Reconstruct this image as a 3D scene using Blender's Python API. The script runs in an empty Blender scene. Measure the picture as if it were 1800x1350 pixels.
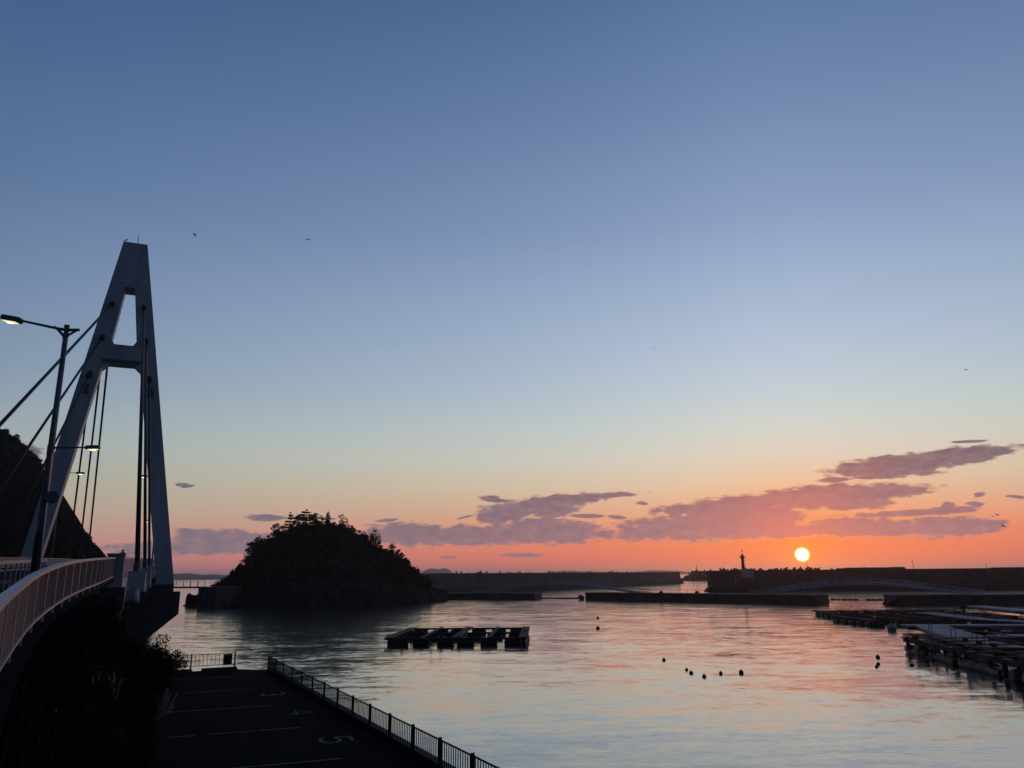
import bpy, math, random
import numpy as np
from mathutils import Vector, Matrix, Euler, noise as mnoise

rad = math.radians
S = bpy.context.scene
COL = S.collection
random.seed(7)
RNG = np.random.default_rng(11)

# ------------------------------------------------------------------ camera
EYE = Vector((0.0, 0.0, 9.0))
FPX = 1352.0                       # focal length in photo pixels (photo 1800 x 1350)
ROT = Matrix.Rotation(rad(90 + 13.92), 3, 'X') @ Matrix.Rotation(rad(-0.54), 3, 'Z')
cam = bpy.data.cameras.new('camera')
cam.sensor_width = 36.0
cam.lens = 36.0 * FPX / 1800.0
cam.clip_start = 0.1
cam.clip_end = 90000
cam_o = bpy.data.objects.new('camera', cam)
cam_o.location = EYE
cam_o.rotation_euler = ROT.to_euler()
COL.objects.link(cam_o)
S.camera = cam_o


def ray(px, py):
    return ROT @ Vector(((px - 900) / FPX, -(py - 675) / FPX, -1.0))


def on_z(px, py, z=0.0):
    d = ray(px, py)
    return EYE + d * ((z - EYE.z) / d.z)


def at_y(px, py, y):
    d = ray(px, py)
    return EYE + d * (y / d.y)


def on_plane(px, py, p, n):
    d = ray(px, py)
    return EYE + d * ((Vector(p) - EYE).dot(n) / d.dot(n))


def azel(px, py):
    d = ray(px, py).normalized()
    return math.degrees(math.atan2(d.x, d.y)), math.degrees(math.asin(d.z))


# ------------------------------------------------------------------ light
SUN_AZ, SUN_EL = azel(1410, 975)
S.view_settings.view_transform = 'Standard'
S.view_settings.look = 'None'
S.view_settings.exposure = 0.0
S.view_settings.gamma = 1.0

sun = bpy.data.lights.new('sun', 'SUN')
sun.energy = 0.22
sun.angle = rad(0.6)
sun.color = (1.0, 0.30, 0.08)
sun_o = bpy.data.objects.new('sun', sun)
sdir = Vector((math.sin(rad(SUN_AZ)) * math.cos(rad(SUN_EL)), math.cos(rad(SUN_AZ)) * math.cos(rad(SUN_EL)), math.sin(rad(SUN_EL))))
sun_o.rotation_euler = sdir.to_track_quat('Z', 'Y').to_euler()
sun_o.location = (0, 0, 70)
COL.objects.link(sun_o)


def lin(c):
    return tuple((v / 255 / 12.92) if v / 255 <= 0.04045 else ((v / 255 + 0.055) / 1.055) ** 2.4 for v in c)


class NT:
    """small helper round a node tree"""
    def __init__(s, tree):
        s.t = tree
        s.n = tree.nodes
        s.l = tree.links

    def new(s, kind, ins=None, **kw):
        n = s.n.new(kind)
        for k, v in kw.items():
            setattr(n, k, v)
        for k, v in (ins or {}).items():
            if isinstance(v, bpy.types.NodeSocket):
                s.l.new(v, n.inputs[k])
            else:
                n.inputs[k].default_value = v
        return n

    def m(s, op, a, b=0.0, c=None, clamp=False):
        i = {0: a, 1: b}
        if c is not None:
            i[2] = c
        return s.new('ShaderNodeMath', i, operation=op, use_clamp=clamp).outputs[0]

    def rng(s, v, a, b, c=0.0, d=1.0, smooth=False):
        return s.new('ShaderNodeMapRange', {0: v, 1: a, 2: b, 3: c, 4: d}, clamp=True,
                     interpolation_type='SMOOTHSTEP' if smooth else 'LINEAR').outputs[0]

    def mix(s, f, a, b, mode='MIX'):
        n = s.n.new('ShaderNodeMix')
        n.data_type = 'RGBA'
        n.blend_type = mode
        n.clamp_factor = True
        for k, v in ((0, f), (6, a), (7, b)):
            if isinstance(v, bpy.types.NodeSocket):
                s.l.new(v, n.inputs[k])
            elif k == 0:
                n.inputs[0].default_value = v
            else:
                n.inputs[k].default_value = (*v[:3], 1.0)
        return n.outputs[2]

    def ramp(s, f, stops):
        n = s.new('ShaderNodeValToRGB', {0: f})
        e = n.color_ramp.elements
        while len(e) > 1:
            e.remove(e[-1])
        for i, (p, c) in enumerate(stops):
            x = e[0] if i == 0 else e.new(p)
            x.position = p
            x.color = (*c[:3], 1.0)
        return n.outputs[0]


def build_world():
    w = bpy.data.worlds.new('World')
    S.world = w
    w.use_nodes = True
    w.node_tree.nodes.clear()
    T = NT(w.node_tree)
    d = T.new('ShaderNodeTexCoord').outputs['Generated']
    d = T.new('ShaderNodeVectorMath', {0: d}, operation='NORMALIZE').outputs[0]
    sp = T.new('ShaderNodeSeparateXYZ', {0: d})
    x, y, z = sp.outputs
    el = T.m('MULTIPLY', T.m('ARCSINE', z), 180 / math.pi)
    az = T.m('MULTIPLY', T.m('ARCTAN2', x, y), 180 / math.pi)
    dot = T.new('ShaderNodeVectorMath', {0: d, 1: tuple(sdir)}, operation='DOT_PRODUCT').outputs['Value']
    dist = T.m('MULTIPLY', T.m('ARCCOSINE', T.m('MINIMUM', dot, 1.0)), 180 / math.pi)
    daz = T.m('ABSOLUTE', T.m('SUBTRACT', az, SUN_AZ))
    daz = T.m('MINIMUM', daz, T.m('SUBTRACT', 360.0, daz))
    f = T.m('DIVIDE', el, 90.0, clamp=True)

    def R(tab):
        return T.ramp(f, [(e / 90.0, lin(c)) for e, c in tab])
    zen = [(60, (46, 68, 110)), (90, (30, 47, 82))]
    sunward = R([(0, (226, 108, 90)), (1.2, (240, 114, 78)), (2.6, (241, 130, 90)), (4.4, (232, 170, 134)), (6.2, (225, 198, 168)),
                 (8.2, (216, 210, 194)), (10.3, (204, 212, 206)), (12.9, (190, 204, 214)), (17, (173, 190, 213)),
                 (25, (137, 158, 193)), (33, (110, 134, 173)), (40, (88, 115, 154))] + zen)
    side = R([(0, (156, 116, 132)), (1.2, (188, 134, 138)), (2.6, (184, 148, 144)), (4.4, (172, 164, 150)), (6.2, (166, 168, 156)),
              (8.2, (160, 170, 168)), (10.3, (148, 164, 174)), (12.9, (133, 152, 172)), (17, (118, 140, 170)),
              (25, (92, 118, 156)), (33, (74, 101, 143)), (40, (58, 85, 128))] + zen)
    back = R([(0, (26, 34, 50)), (5, (32, 38, 58)), (10, (34, 42, 64)), (20, (34, 48, 74)), (40, (36, 52, 82))] + zen)
    c = T.mix(T.rng(daz, 2, 56), sunward, side)
    c = T.mix(T.rng(daz, 50, 115, smooth=True), c, back)
    # aureole of the low sun
    g = T.m('POWER', 2.718, T.m('MULTIPLY', dist, -1 / 2.6))
    c = T.mix(1.0, c, T.mix(1.0, (0, 0, 0), T.new('ShaderNodeCombineXYZ', {0: T.m('MULTIPLY', g, 0.08), 1: T.m('MULTIPLY', g, 0.02), 2: 0.0}).outputs[0], 'ADD'), 'ADD')

    c = T.mix(T.m('MULTIPLY', T.m('POWER', 2.718, T.m('MULTIPLY', dist, -1 / 2.6)), 0.95), c, lin((248, 122, 40)))
    g2 = T.m('POWER', 2.718, T.m('MULTIPLY', dist, -1 / 0.85))
    c = T.mix(1.0, c, T.new('ShaderNodeCombineXYZ', {0: T.m('MULTIPLY', g2, 0.55), 1: T.m('MULTIPLY', g2, 0.16), 2: 0.0}).outputs[0], 'ADD')

    # clouds, in degrees of azimuth and elevation
    pos = T.new('ShaderNodeCombineXYZ', {0: az, 1: el, 2: 0.0}).outputs[0]
    nv = T.new('ShaderNodeMapping', {0: pos, 3: (0.36, 1.9, 1.0)}).outputs[0]
    n1 = T.new('ShaderNodeTexNoise', {'Vector': nv, 'Scale': 0.9, 'Detail': 5.0, 'Roughness': 0.62})
    n2 = T.new('ShaderNodeTexNoise', {'Vector': nv, 'Scale': 2.6, 'Detail': 4.0, 'Roughness': 0.65})
    n3 = T.new('ShaderNodeTexNoise', {'Vector': T.new('ShaderNodeMapping', {0: pos, 3: (0.7, 1.45, 1.0)}).outputs[0], 'Scale': 1.6, 'Detail': 5.0, 'Roughness': 0.52})
    warp = T.new('ShaderNodeVectorMath', {0: n1.outputs['Color'], 1: (0.5, 0.5, 0.5)}, operation='SUBTRACT').outputs[0]
    warp = T.new('ShaderNodeVectorMath', {0: warp, 1: (1.9, 0.34, 0.0)}, operation='MULTIPLY').outputs[0]
    wp = T.new('ShaderNodeVectorMath', {0: pos, 1: warp}, operation='ADD').outputs[0]

    def blob(acc, x0, y0, x1, y1, thick):
        """a streak of cloud whose axis runs between two directions given as photo pixels"""
        a0, e0 = azel(x0, y0)
        a1, e1 = azel(x1, y1)
        L = math.hypot(a1 - a0, e1 - e0) / 2
        th = thick / FPX * 57.3 * 0.93 / 2
        mp = T.new('ShaderNodeMapping', {0: wp, 1: ((a0 + a1) / 2, (e0 + e1) / 2, 0), 2: (0, 0, math.atan2(e1 - e0, a1 - a0)), 3: (L * 1.22 + 0.12, th * (1.25 if thick < 14 else 1.7), 1)},
                   vector_type='TEXTURE').outputs[0]
        ln = T.new('ShaderNodeVectorMath', {0: mp}, operation='LENGTH').outputs['Value']
        v = T.m('SUBTRACT', 1.0, ln)
        return v if acc is None else T.m('MAXIMUM', acc, v)
    acc = None
    for b in [(1450, 829, 1700, 806, 26), (1590, 812, 1792, 788, 20), (1500, 826, 1660, 826, 14),
              (1430, 846, 1500, 843, 9), (1490, 841, 1590, 838, 6),
              (1150, 900, 1420, 880, 26), (1300, 884, 1600, 862, 32), (1480, 870, 1640, 857, 18), (1420, 888, 1570, 884, 16),
              (1080, 928, 1420, 920, 34), (1240, 905, 1420, 902, 30), (1560, 928, 1768, 922, 26), (1480, 908, 1730, 893, 12), (1400, 926, 1600, 926, 26),
              (640, 938, 800, 940, 30), (770, 944, 930, 938, 26), (850, 930, 1070, 936, 34), (930, 924, 1000, 924, 18),
              (836, 908, 940, 894, 30), (880, 892, 1060, 874, 20), (960, 876, 1122, 868, 11), (930, 902, 1010, 892, 22), (1000, 906, 1060, 908, 8),
              (845, 874, 893, 881, 12), (1070, 907, 1100, 910, 7), (1118, 884, 1134, 886, 7), (800, 912, 830, 906, 5),
              (430, 909, 504, 912, 12), (290, 955, 450, 948, 28), (200, 968, 330, 962, 18), (300, 935, 420, 945, 14),
              (314, 852, 330, 854, 7), (322, 856, 340, 855, 6), (30, 794, 72, 800, 18), (540, 908, 590, 912, 5), (660, 916, 700, 914, 6),
              (1675, 777, 1730, 775, 6), (1712, 872, 1730, 866, 7), (1660, 889, 1686, 888, 10), (1700, 886, 1728, 886, 9), (1770, 872, 1800, 876, 7),
              (880, 977, 960, 975, 7), (770, 979, 800, 979, 4), (500, 936, 640, 944, 22),
              (640, 942, 1080, 938, 26), (1040, 938, 1500, 930, 24), (1380, 932, 1765, 926, 20), (330, 952, 520, 948, 18),
              (180, 964, 660, 953, 20)]:
        acc = blob(acc, *b)
    dens = T.m('ADD', acc, T.m('MULTIPLY', T.m('SUBTRACT', n2.outputs['Fac'], 0.5), 0.6))
    dens = T.m('ADD', dens, T.m('MULTIPLY', T.m('SUBTRACT', n3.outputs['Fac'], 0.5), 0.85))
    dens = T.rng(dens, 0.06, 0.34, smooth=True)
    near = T.m('POWER', 2.718, T.m('MULTIPLY', dist, -1 / 3.6))
    ccol = T.mix(T.rng(daz, 0, 45), lin((142, 106, 126)), lin((122, 112, 128)))
    ccol = T.mix(T.rng(el, 2.0, 8.5), ccol, lin((80, 80, 102)))
    ccol = T.mix(T.m('MULTIPLY', near, 0.95), ccol, lin((240, 112, 96)))
    # darker hearts, and rims the sun shines through
    ccol = T.mix(T.m('MULTIPLY', T.rng(n3.outputs['Fac'], 0.62, 0.34), 0.22), ccol, lin((206, 150, 140)))
    rim = T.m('MULTIPLY', T.m('MULTIPLY', dens, T.m('SUBTRACT', 1.0, dens)), T.m('MULTIPLY', T.m('POWER', 2.718, T.m('MULTIPLY', dist, -1 / 7.0)), 4.0))
    ccol = T.mix(T.m('MULTIPLY', rim, 0.8, clamp=True), ccol, lin((255, 176, 110)))
    # thin cloud lets more of the sky through
    body = T.rng(T.m('ADD', n1.outputs['Fac'], T.m('MULTIPLY', acc, 0.4)), 0.30, 0.72, 0.80, 0.97)
    clear = c
    c = T.mix(T.m('MULTIPLY', dens, body), c, ccol)
    # the sun's disc
    disc = T.rng(dist, 0.56, 0.42, smooth=True)
    c = T.mix(disc, c, T.mix(T.rng(dist, 0.5, 0.25, smooth=True), (1.3, 0.85, 0.16), (7.0, 5.2, 2.4)))
    bg = T.new('ShaderNodeBackground', {0: c, 1: 1.0}).outputs[0]
    # no cloud stands higher than 14 degrees, nor farther than 75 degrees round from the sun
    low = T.m('MULTIPLY', T.m('LESS_THAN', el, 14.0), T.m('LESS_THAN', daz, 75.0))
    bg = T.new('ShaderNodeMixShader', {0: low, 1: T.new('ShaderNodeBackground', {0: clear, 1: 1.0}).outputs[0], 2: bg}).outputs[0]
    # the clear-air sky itself
    sky = T.new('ShaderNodeTexSky', sky_type='NISHITA', sun_disc=False, sun_elevation=rad(SUN_EL), sun_rotation=rad(SUN_AZ))
    bg2 = T.new('ShaderNodeBackground', {0: sky.outputs[0], 1: 0.006}).outputs[0]
    add = T.new('ShaderNodeAddShader', {0: bg, 1: bg2}).outputs[0]
    T.new('ShaderNodeOutputWorld', {0: add})


build_world()
S.world.cycles.sampling_method = 'MANUAL'
S.world.cycles.sample_map_resolution = 512
S.cycles.use_denoising = True
S.cycles.volume_bounces = 0
S.cycles.max_bounces = 6

# ------------------------------------------------------------------ materials
MATS = {}


def mat(name, base, rough=0.8, metal=0.0, var=0.25, scale=1.0, bump=0.0, second=None, emit=None, spec=0.4, coords='Object', streak=False):
    if name in MATS:
        return MATS[name]
    m = bpy.data.materials.new(name)
    m.use_nodes = True
    T = NT(m.node_tree)
    b = m.node_tree.nodes['Principled BSDF']
    tc = T.new('ShaderNodeTexCoord').outputs[coords]
    if streak:
        tc = T.new('ShaderNodeMapping', {0: tc, 3: (1.0, 1.0, 0.12)}).outputs[0]
    n = T.new('ShaderNodeTexNoise', {'Vector': tc, 'Scale': scale, 'Detail': 6.0, 'Roughness': 0.65})
    a = tuple(v * (1 - var) for v in base)
    c2 = second or tuple(min(1, v * (1 + var)) for v in base)
    col = T.mix(T.rng(n.outputs['Fac'], 0.32, 0.68), a, c2)
    m.node_tree.links.new(col, b.inputs['Base Color'])
    b.inputs['Roughness'].default_value = rough
    b.inputs['Metallic'].default_value = metal
    b.inputs['Specular IOR Level'].default_value = spec
    if bump:
        n2 = T.new('ShaderNodeTexNoise', {'Vector': tc, 'Scale': scale * 6, 'Detail': 6.0, 'Roughness': 0.7})
        bp = T.new('ShaderNodeBump', {'Height': n2.outputs['Fac'], 'Strength': 0.6, 'Distance': bump})
        m.node_tree.links.new(bp.outputs[0], b.inputs['Normal'])
    if emit:
        b.inputs['Emission Color'].default_value = (*emit[:3], 1)
        b.inputs['Emission Strength'].default_value = emit[3]
    MATS[name] = m
    return m


mat('tower_paint', (0.43, 0.455, 0.48), 0.55, var=0.2, scale=0.5, streak=True)
mat('girder_paint', (0.38, 0.40, 0.42), 0.6, var=0.14, scale=0.6, streak=True)
mat('cable', (0.008, 0.008, 0.009), 0.6, var=0.2)
mat('dark_steel', (0.02, 0.02, 0.022), 0.6, var=0.3, scale=3)
mat('aluminium', (0.40, 0.39, 0.41), 0.42, metal=0.55, var=0.12, scale=2)
mat('panel_metal', (0.13, 0.13, 0.15), 0.55, metal=0.25, var=0.12, scale=1.2)
mat('lamp_pole', (0.14, 0.145, 0.15), 0.5, metal=0.4, var=0.25, scale=2)
mat('lamp_lens', (0.5, 0.5, 0.3), 0.3, emit=(1.0, 0.93, 0.32, 0.9))
mat('lamp_bulb', (0.8, 0.8, 0.5), 0.3, emit=(1.0, 0.97, 0.62, 3.0))
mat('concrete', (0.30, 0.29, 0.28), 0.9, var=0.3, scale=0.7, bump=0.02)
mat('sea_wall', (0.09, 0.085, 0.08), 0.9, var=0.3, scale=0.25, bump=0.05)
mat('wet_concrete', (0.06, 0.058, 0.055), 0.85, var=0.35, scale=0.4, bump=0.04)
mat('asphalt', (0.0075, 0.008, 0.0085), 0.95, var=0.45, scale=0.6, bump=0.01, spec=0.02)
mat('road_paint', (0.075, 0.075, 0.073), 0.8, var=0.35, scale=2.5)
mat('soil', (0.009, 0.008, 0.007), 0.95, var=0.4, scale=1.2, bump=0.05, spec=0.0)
mat('rock', (0.035, 0.031, 0.028), 0.9, var=0.5, scale=0.35, bump=0.25, spec=0.03)
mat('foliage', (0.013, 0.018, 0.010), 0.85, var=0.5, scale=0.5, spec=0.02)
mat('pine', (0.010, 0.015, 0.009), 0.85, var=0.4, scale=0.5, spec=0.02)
mat('bark', (0.09, 0.07, 0.05), 0.9, var=0.4, scale=4)
mat('dry_grass', (0.05, 0.042, 0.03), 0.85, var=0.45, scale=1.5, spec=0.0)
mat('green_grass', (0.014, 0.016, 0.010), 0.85, var=0.5, scale=1.5, spec=0.0)
mat('plume', (0.42, 0.37, 0.29), 0.9, var=0.3, scale=8, spec=0.0)
mat('timber', (0.045, 0.035, 0.028), 0.85, var=0.4, scale=2.0, bump=0.02)
mat('deck_grey', (0.34, 0.33, 0.33), 0.75, var=0.25, scale=0.9, bump=0.01)
mat('float_black', (0.012, 0.012, 0.013), 0.55, var=0.3, scale=2)
mat('float_blue', (0.012, 0.012, 0.014), 0.5, var=0.3, scale=2)
mat('buoy_white', (0.34, 0.32, 0.31), 0.6, var=0.25, scale=2)
mat('lighthouse_red', (0.45, 0.10, 0.08), 0.6, var=0.2, scale=2)
mat('lighthouse_base', (0.55, 0.53, 0.52), 0.8, var=0.15, scale=1)
mat('footbridge', (0.50, 0.51, 0.51), 0.6, metal=0.2, var=0.15, scale=1)
mat('bird', (0.03, 0.028, 0.026), 0.8, var=0.3, scale=4)
mat('clothes', (0.025, 0.026, 0.032), 0.9, var=0.2, scale=6)
mat('skin', (0.35, 0.22, 0.17), 0.7, var=0.1)
mat('hair', (0.012, 0.011, 0.01), 0.7, var=0.1)
mat('hill_far', (0.06, 0.07, 0.06), 0.95, var=0.3, scale=0.01)


def water_material():
    m = bpy.data.materials.new('sea_water')
    m.use_nodes = True
    T = NT(m.node_tree)
    b = m.node_tree.nodes['Principled BSDF']
    g = T.new('ShaderNodeNewGeometry').outputs['Position']
    b.inputs['Base Color'].default_value = (0.012, 0.022, 0.026, 1)
    b.inputs['Roughness'].default_value = 0.13
    b.inputs['IOR'].default_value = 1.34
    b.inputs['Specular IOR Level'].default_value = 0.5
    b.inputs['Coat Weight'].default_value = 1.0
    b.inputs['Coat Roughness'].default_value = 0.12
    b.inputs['Coat IOR'].default_value = 1.55

    def wave(sx, sy, scale, detail, rough, dist, rot, out='Fac'):
        v = T.new('ShaderNodeMapping', {0: g, 2: (0, 0, rad(rot)), 3: (sx, sy, 1)}).outputs[0]
        n = T.new('ShaderNodeTexNoise', {'Vector': v, 'Scale': scale, 'Detail': detail, 'Roughness': rough, 'Distortion': dist})
        return n.outputs[out]

    def slope(c, k):
        c = T.new('ShaderNodeVectorMath', {0: c, 1: (0.5, 0.5, 0.5)}, operation='SUBTRACT').outputs[0]
        return T.new('ShaderNodeVectorMath', {0: c, 'Scale': k}, operation='SCALE').outputs[0]

    def plus(a, b):
        return T.new('ShaderNodeVectorMath', {0: a, 1: b}, operation='ADD').outputs[0]
    patch = T.rng(wave(1, 0.35, 0.022, 2, 0.5, 0, 12), 0.40, 0.62, 0.45, 1.0, True)
    s1 = slope(wave(0.35, 1.0, 0.30, 1.5, 0.5, 0.2, 8, 'Color'), 0.08)
    s2 = slope(wave(0.35, 1.0, 1.1, 2.0, 0.5, 0.3, -10, 'Color'), T.m('MULTIPLY', patch, 0.16))
    s3 = slope(wave(0.45, 1.0, 3.2, 3.0, 0.6, 0.2, 12, 'Color'), T.m('MULTIPLY', patch, 0.17))
    nv = T.new('ShaderNodeVectorMath', {0: plus(s1, plus(s2, s3)), 1: (1, 1, 0)}, operation='MULTIPLY').outputs[0]
    nv = T.new('ShaderNodeVectorMath', {0: plus(nv, (0, 0, 1))}, operation='NORMALIZE').outputs[0]
    m.node_tree.links.new(nv, b.inputs['Normal'])
    m.node_tree.links.new(nv, b.inputs['Coat Normal'])
    MATS['sea_water'] = m


water_material()


# ------------------------------------------------------------------ mesh helpers
class MB:
    def __init__(s):
        s.v, s.f = [], []

    def add(s, vs, fs):
        o = len(s.v)
        s.v += [tuple(v) for v in vs]
        s.f += [tuple(i + o for i in f) for f in fs]
        return s

    def hexa(s, b, t):
        """prism from two rings of equal length"""
        n = len(b)
        return s.add(list(b) + list(t), [tuple(range(n - 1, -1, -1)), tuple(range(n, 2 * n))] + [(i, (i + 1) % n, n + (i + 1) % n, n + i) for i in range(n)])

    def box(s, c, d, rz=0.0):
        M = Matrix.Rotation(rz, 3, 'Z')
        c = Vector(c)
        q = [(-1, -1), (1, -1), (1, 1), (-1, 1)]
        return s.hexa([c + M @ Vector((x * d[0] / 2, y * d[1] / 2, -d[2] / 2)) for x, y in q], [c + M @ Vector((x * d[0] / 2, y * d[1] / 2, d[2] / 2)) for x, y in q])

    def bar(s, a, b, w, h, up=(0, 0, 1)):
        a, b = Vector(a), Vector(b)
        t = (b - a).normalized()
        sd = t.cross(Vector(up))
        sd = sd.normalized() if sd.length > 1e-4 else Vector((1, 0, 0))
        u = sd.cross(t)
        q = [(-1, -1), (1, -1), (1, 1), (-1, 1)]
        return s.hexa([a + sd * x * w / 2 + u * y * h / 2 for x, y in q], [b + sd * x * w / 2 + u * y * h / 2 for x, y in q])

    def sweep(s, pts, w, h):
        """box section along a polyline, mitred, section upright"""
        pts = [Vector(p) for p in pts]
        n = len(pts)
        vs = []
        for i, p in enumerate(pts):
            t = (pts[min(i + 1, n - 1)] - pts[max(i - 1, 0)])
            sd = Vector((t.y, -t.x, 0)).normalized()
            for x, z in ((-1, -1), (1, -1), (1, 1), (-1, 1)):
                vs.append(p + sd * x * w / 2 + Vector((0, 0, z * h / 2)))
        fs = [(3, 2, 1, 0), tuple(4 * (n - 1) + k for k in range(4))]
        for i in range(n - 1):
            for k in range(4):
                fs.append((4 * i + k, 4 * i + (k + 1) % 4, 4 * i + 4 + (k + 1) % 4, 4 * i + 4 + k))
        return s.add(vs, fs)

    def tube(s, a, b, r0, r1=None, n=10):
        r1 = r0 if r1 is None else r1
        a, b = Vector(a), Vector(b)
        t = (b - a).normalized()
        sd = t.cross(Vector((0, 0, 1)))
        sd = sd.normalized() if sd.length > 1e-4 else Vector((1, 0, 0))
        u = sd.cross(t)
        ring = [(math.cos(2 * math.pi * k / n), math.sin(2 * math.pi * k / n)) for k in range(n)]
        return s.hexa([a + (sd * x + u * y) * r0 for x, y in ring], [b + (sd * x + u * y) * r1 for x, y in ring])

    def pipe(s, pts, rs, n=8):
        pts = [Vector(p) for p in pts]
        m = len(pts)
        if not hasattr(rs, '__len__'):
            rs = [rs] * m
        vs = []
        for i, p in enumerate(pts):
            t = (pts[min(i + 1, m - 1)] - pts[max(i - 1, 0)]).normalized()
            sd = t.cross(Vector((0, 0, 1)))
            sd = sd.normalized() if sd.length > 1e-3 else Vector((1, 0, 0))
            u = sd.cross(t)
            for k in range(n):
                a = 2 * math.pi * k / n
                vs.append(p + (sd * math.cos(a) + u * math.sin(a)) * rs[i])
        fs = [tuple(range(n - 1, -1, -1)), tuple((m - 1) * n + k for k in range(n))]
        for i in range(m - 1):
            for k in range(n):
                fs.append((i * n + k, i * n + (k + 1) % n, (i + 1) * n + (k + 1) % n, (i + 1) * n + k))
        return s.add(vs, fs)

    def lathe(s, c, prof, n=14):
        c = Vector(c)
        vs = []
        for r, z in prof:
            for k in range(n):
                a = 2 * math.pi * k / n
                vs.append(c + Vector((r * math.cos(a), r * math.sin(a), z)))
        m = len(prof)
        fs = [tuple(range(n - 1, -1, -1)), tuple((m - 1) * n + k for k in range(n))]
        for i in range(m - 1):
            for k in range(n):
                fs.append((i * n + k, i * n + (k + 1) % n, (i + 1) * n + (k + 1) % n, (i + 1) * n + k))
        return s.add(vs, fs)

    def mesh(s, name, m, off=(0, 0, 0), smooth=False):
        me = bpy.data.meshes.new(name)
        o = Vector(off)
        me.from_pydata([Vector(v) - o for v in s.v], [], s.f)
        me.materials.append(MATS[m])
        if smooth:
            me.polygons.foreach_set('use_smooth', [True] * len(me.polygons))
        me.update()
        return me

    def build(s, name, m, parent=None, smooth=False):
        """one mesh object; vertices are given in world coordinates"""
        off = wloc(parent) if parent else Vector((0, 0, 0))
        return link(name, s.mesh(name, m, off, smooth), parent)


def wloc(o):
    v = Vector(o.location)
    while o.parent:
        o = o.parent
        v += o.location
    return v


def link(name, data, parent=None, loc=(0, 0, 0), rot=(0, 0, 0), scale=None):
    o = bpy.data.objects.new(name, data)
    COL.objects.link(o)
    o.location = loc
    o.rotation_euler = rot
    if scale:
        o.scale = scale
    if parent:
        o.parent = parent
    return o


def tag(o, label, cat, group=None, kind=None):
    o['label'] = label
    o['category'] = cat
    if group:
        o['group'] = group
    if kind:
        o['kind'] = kind
    return o


def thing(name, label, cat, loc, group=None):
    return tag(link(name, None, None, loc), label, cat, group)


def quads_mesh(name, m, P, size, flat=0.0, aspect=1.0, off=(0, 0, 0)):
    """many leaf-sized faces: P (n,3) centres, size (n,) half sizes"""
    n = len(P)
    a = RNG.normal(size=(n, 3))
    a[:, 2] *= (1 - flat)
    a /= np.linalg.norm(a, axis=1)[:, None]
    r = RNG.normal(size=(n, 3))
    b = np.cross(a, r)
    b /= np.linalg.norm(b, axis=1)[:, None]
    sz = np.asarray(size)[:, None]
    A, B = a * sz * aspect, b * sz
    V = np.stack([P - A, P - B * 0.75, P + A, P + B * 0.75], 1).reshape(-1, 3) - np.array(off)
    me = bpy.data.meshes.new(name)
    me.vertices.add(4 * n)
    me.vertices.foreach_set('co', V.astype(np.float32).ravel())
    me.loops.add(4 * n)
    me.loops.foreach_set('vertex_index', np.arange(4 * n, dtype=np.int32))
    me.polygons.add(n)
    me.polygons.foreach_set('loop_start', np.arange(0, 4 * n, 4, dtype=np.int32))
    me.materials.append(MATS[m])
    me.update(calc_edges=True)
    return me


def clumps(centres, radii, per, squash=0.8):
    """leaf centres gathered on the shells of clumps"""
    out = []
    for c, r in zip(centres, radii):
        d = RNG.normal(size=(per, 3))
        d /= np.linalg.norm(d, axis=1)[:, None]
        k = r * (0.55 + 0.5 * RNG.random(per))[:, None]
        q = d * k
        q[:, 2] *= squash
        out.append(np.asarray(c)[None] + q)
    return np.concatenate(out)


def sheet(name, fn, nu, nv, m, smooth=True):
    """grid surface from fn(u, v) -> point"""
    vs = [fn(i / nu, j / nv) for j in range(nv + 1) for i in range(nu + 1)]
    fs = [(j * (nu + 1) + i, j * (nu + 1) + i + 1, (j + 1) * (nu + 1) + i + 1, (j + 1) * (nu + 1) + i) for j in range(nv) for i in range(nu)]
    return MB().add(vs, fs).build(name, m, None, smooth)


def fbm(x, y, z=0.0, o=4):
    return mnoise.fractal(Vector((x, y, z)), 1.0, 2.0, o, noise_basis='PERLIN_ORIGINAL')


def interp(tab, x):
    return float(np.interp(x, [t[0] for t in tab], [t[1] for t in tab]))

# ================================================================== the setting
def setting():
    # sea: one sheet to the horizon, finer towards the camera
    g = [-22000, -9000, -3000, -900, -300, 0, 300, 900, 3000, 9000, 22000]
    vs = [(x, y, 0) for y in g for x in g]
    n = len(g)
    o = MB().add(vs, [(j * n + i, j * n + i + 1, (j + 1) * n + i + 1, (j + 1) * n + i) for j in range(n - 1) for i in range(n - 1)]).build('sea_water', 'sea_water')
    tag(o, 'calm rippled harbour water reflecting the sunset', 'water', kind='structure')

    # far coast and the twin peaked island on the horizon
    def ridge(name, pts, y, label, deep):
        P = [at_y(px, py, y) for px, py in pts]
        xs = [p.x for p in P]
        tab = [(p.x, max(0.3, p.z)) for p in P]

        def fn(u, v):
            x = xs[0] + (xs[-1] - xs[0]) * u
            w = math.sin(math.pi * v) ** 0.8 if 0 < v < 1 else 0
            return Vector((x, y + (v - 0.5) * deep, (interp(tab, x) + 2.5 * fbm(x * 0.01, v * 3)) * w - 0.5))
        o = sheet(name, fn, 80, 12, 'hill_far')
        tag(o, label, 'hills', kind='structure')
    ridge('far_coast', [(250, 1014), (300, 1008), (330, 1008), (352, 1011), (372, 1009.5), (400, 1011), (440, 1012), (520, 1015)], 3600, 'low hazy coast on the horizon beside the bridge tower', 500)
    ridge('far_peaks', [(738, 1013), (746, 1003), (757, 998.5), (766, 1000), (772, 1001.5), (780, 998.5), (787, 1000), (797, 1007), (806, 1012)], 5200, 'twin hazy peaks just past the wooded island', 400)
    ridge('far_headland', [(920, 1012), (960, 1006), (990, 1003), (1040, 1004), (1100, 1006), (1150, 1001.5), (1190, 1003), (1230, 1007)], 6000, 'faint hazy headland behind the long left breakwater', 500)


setting()

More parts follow.
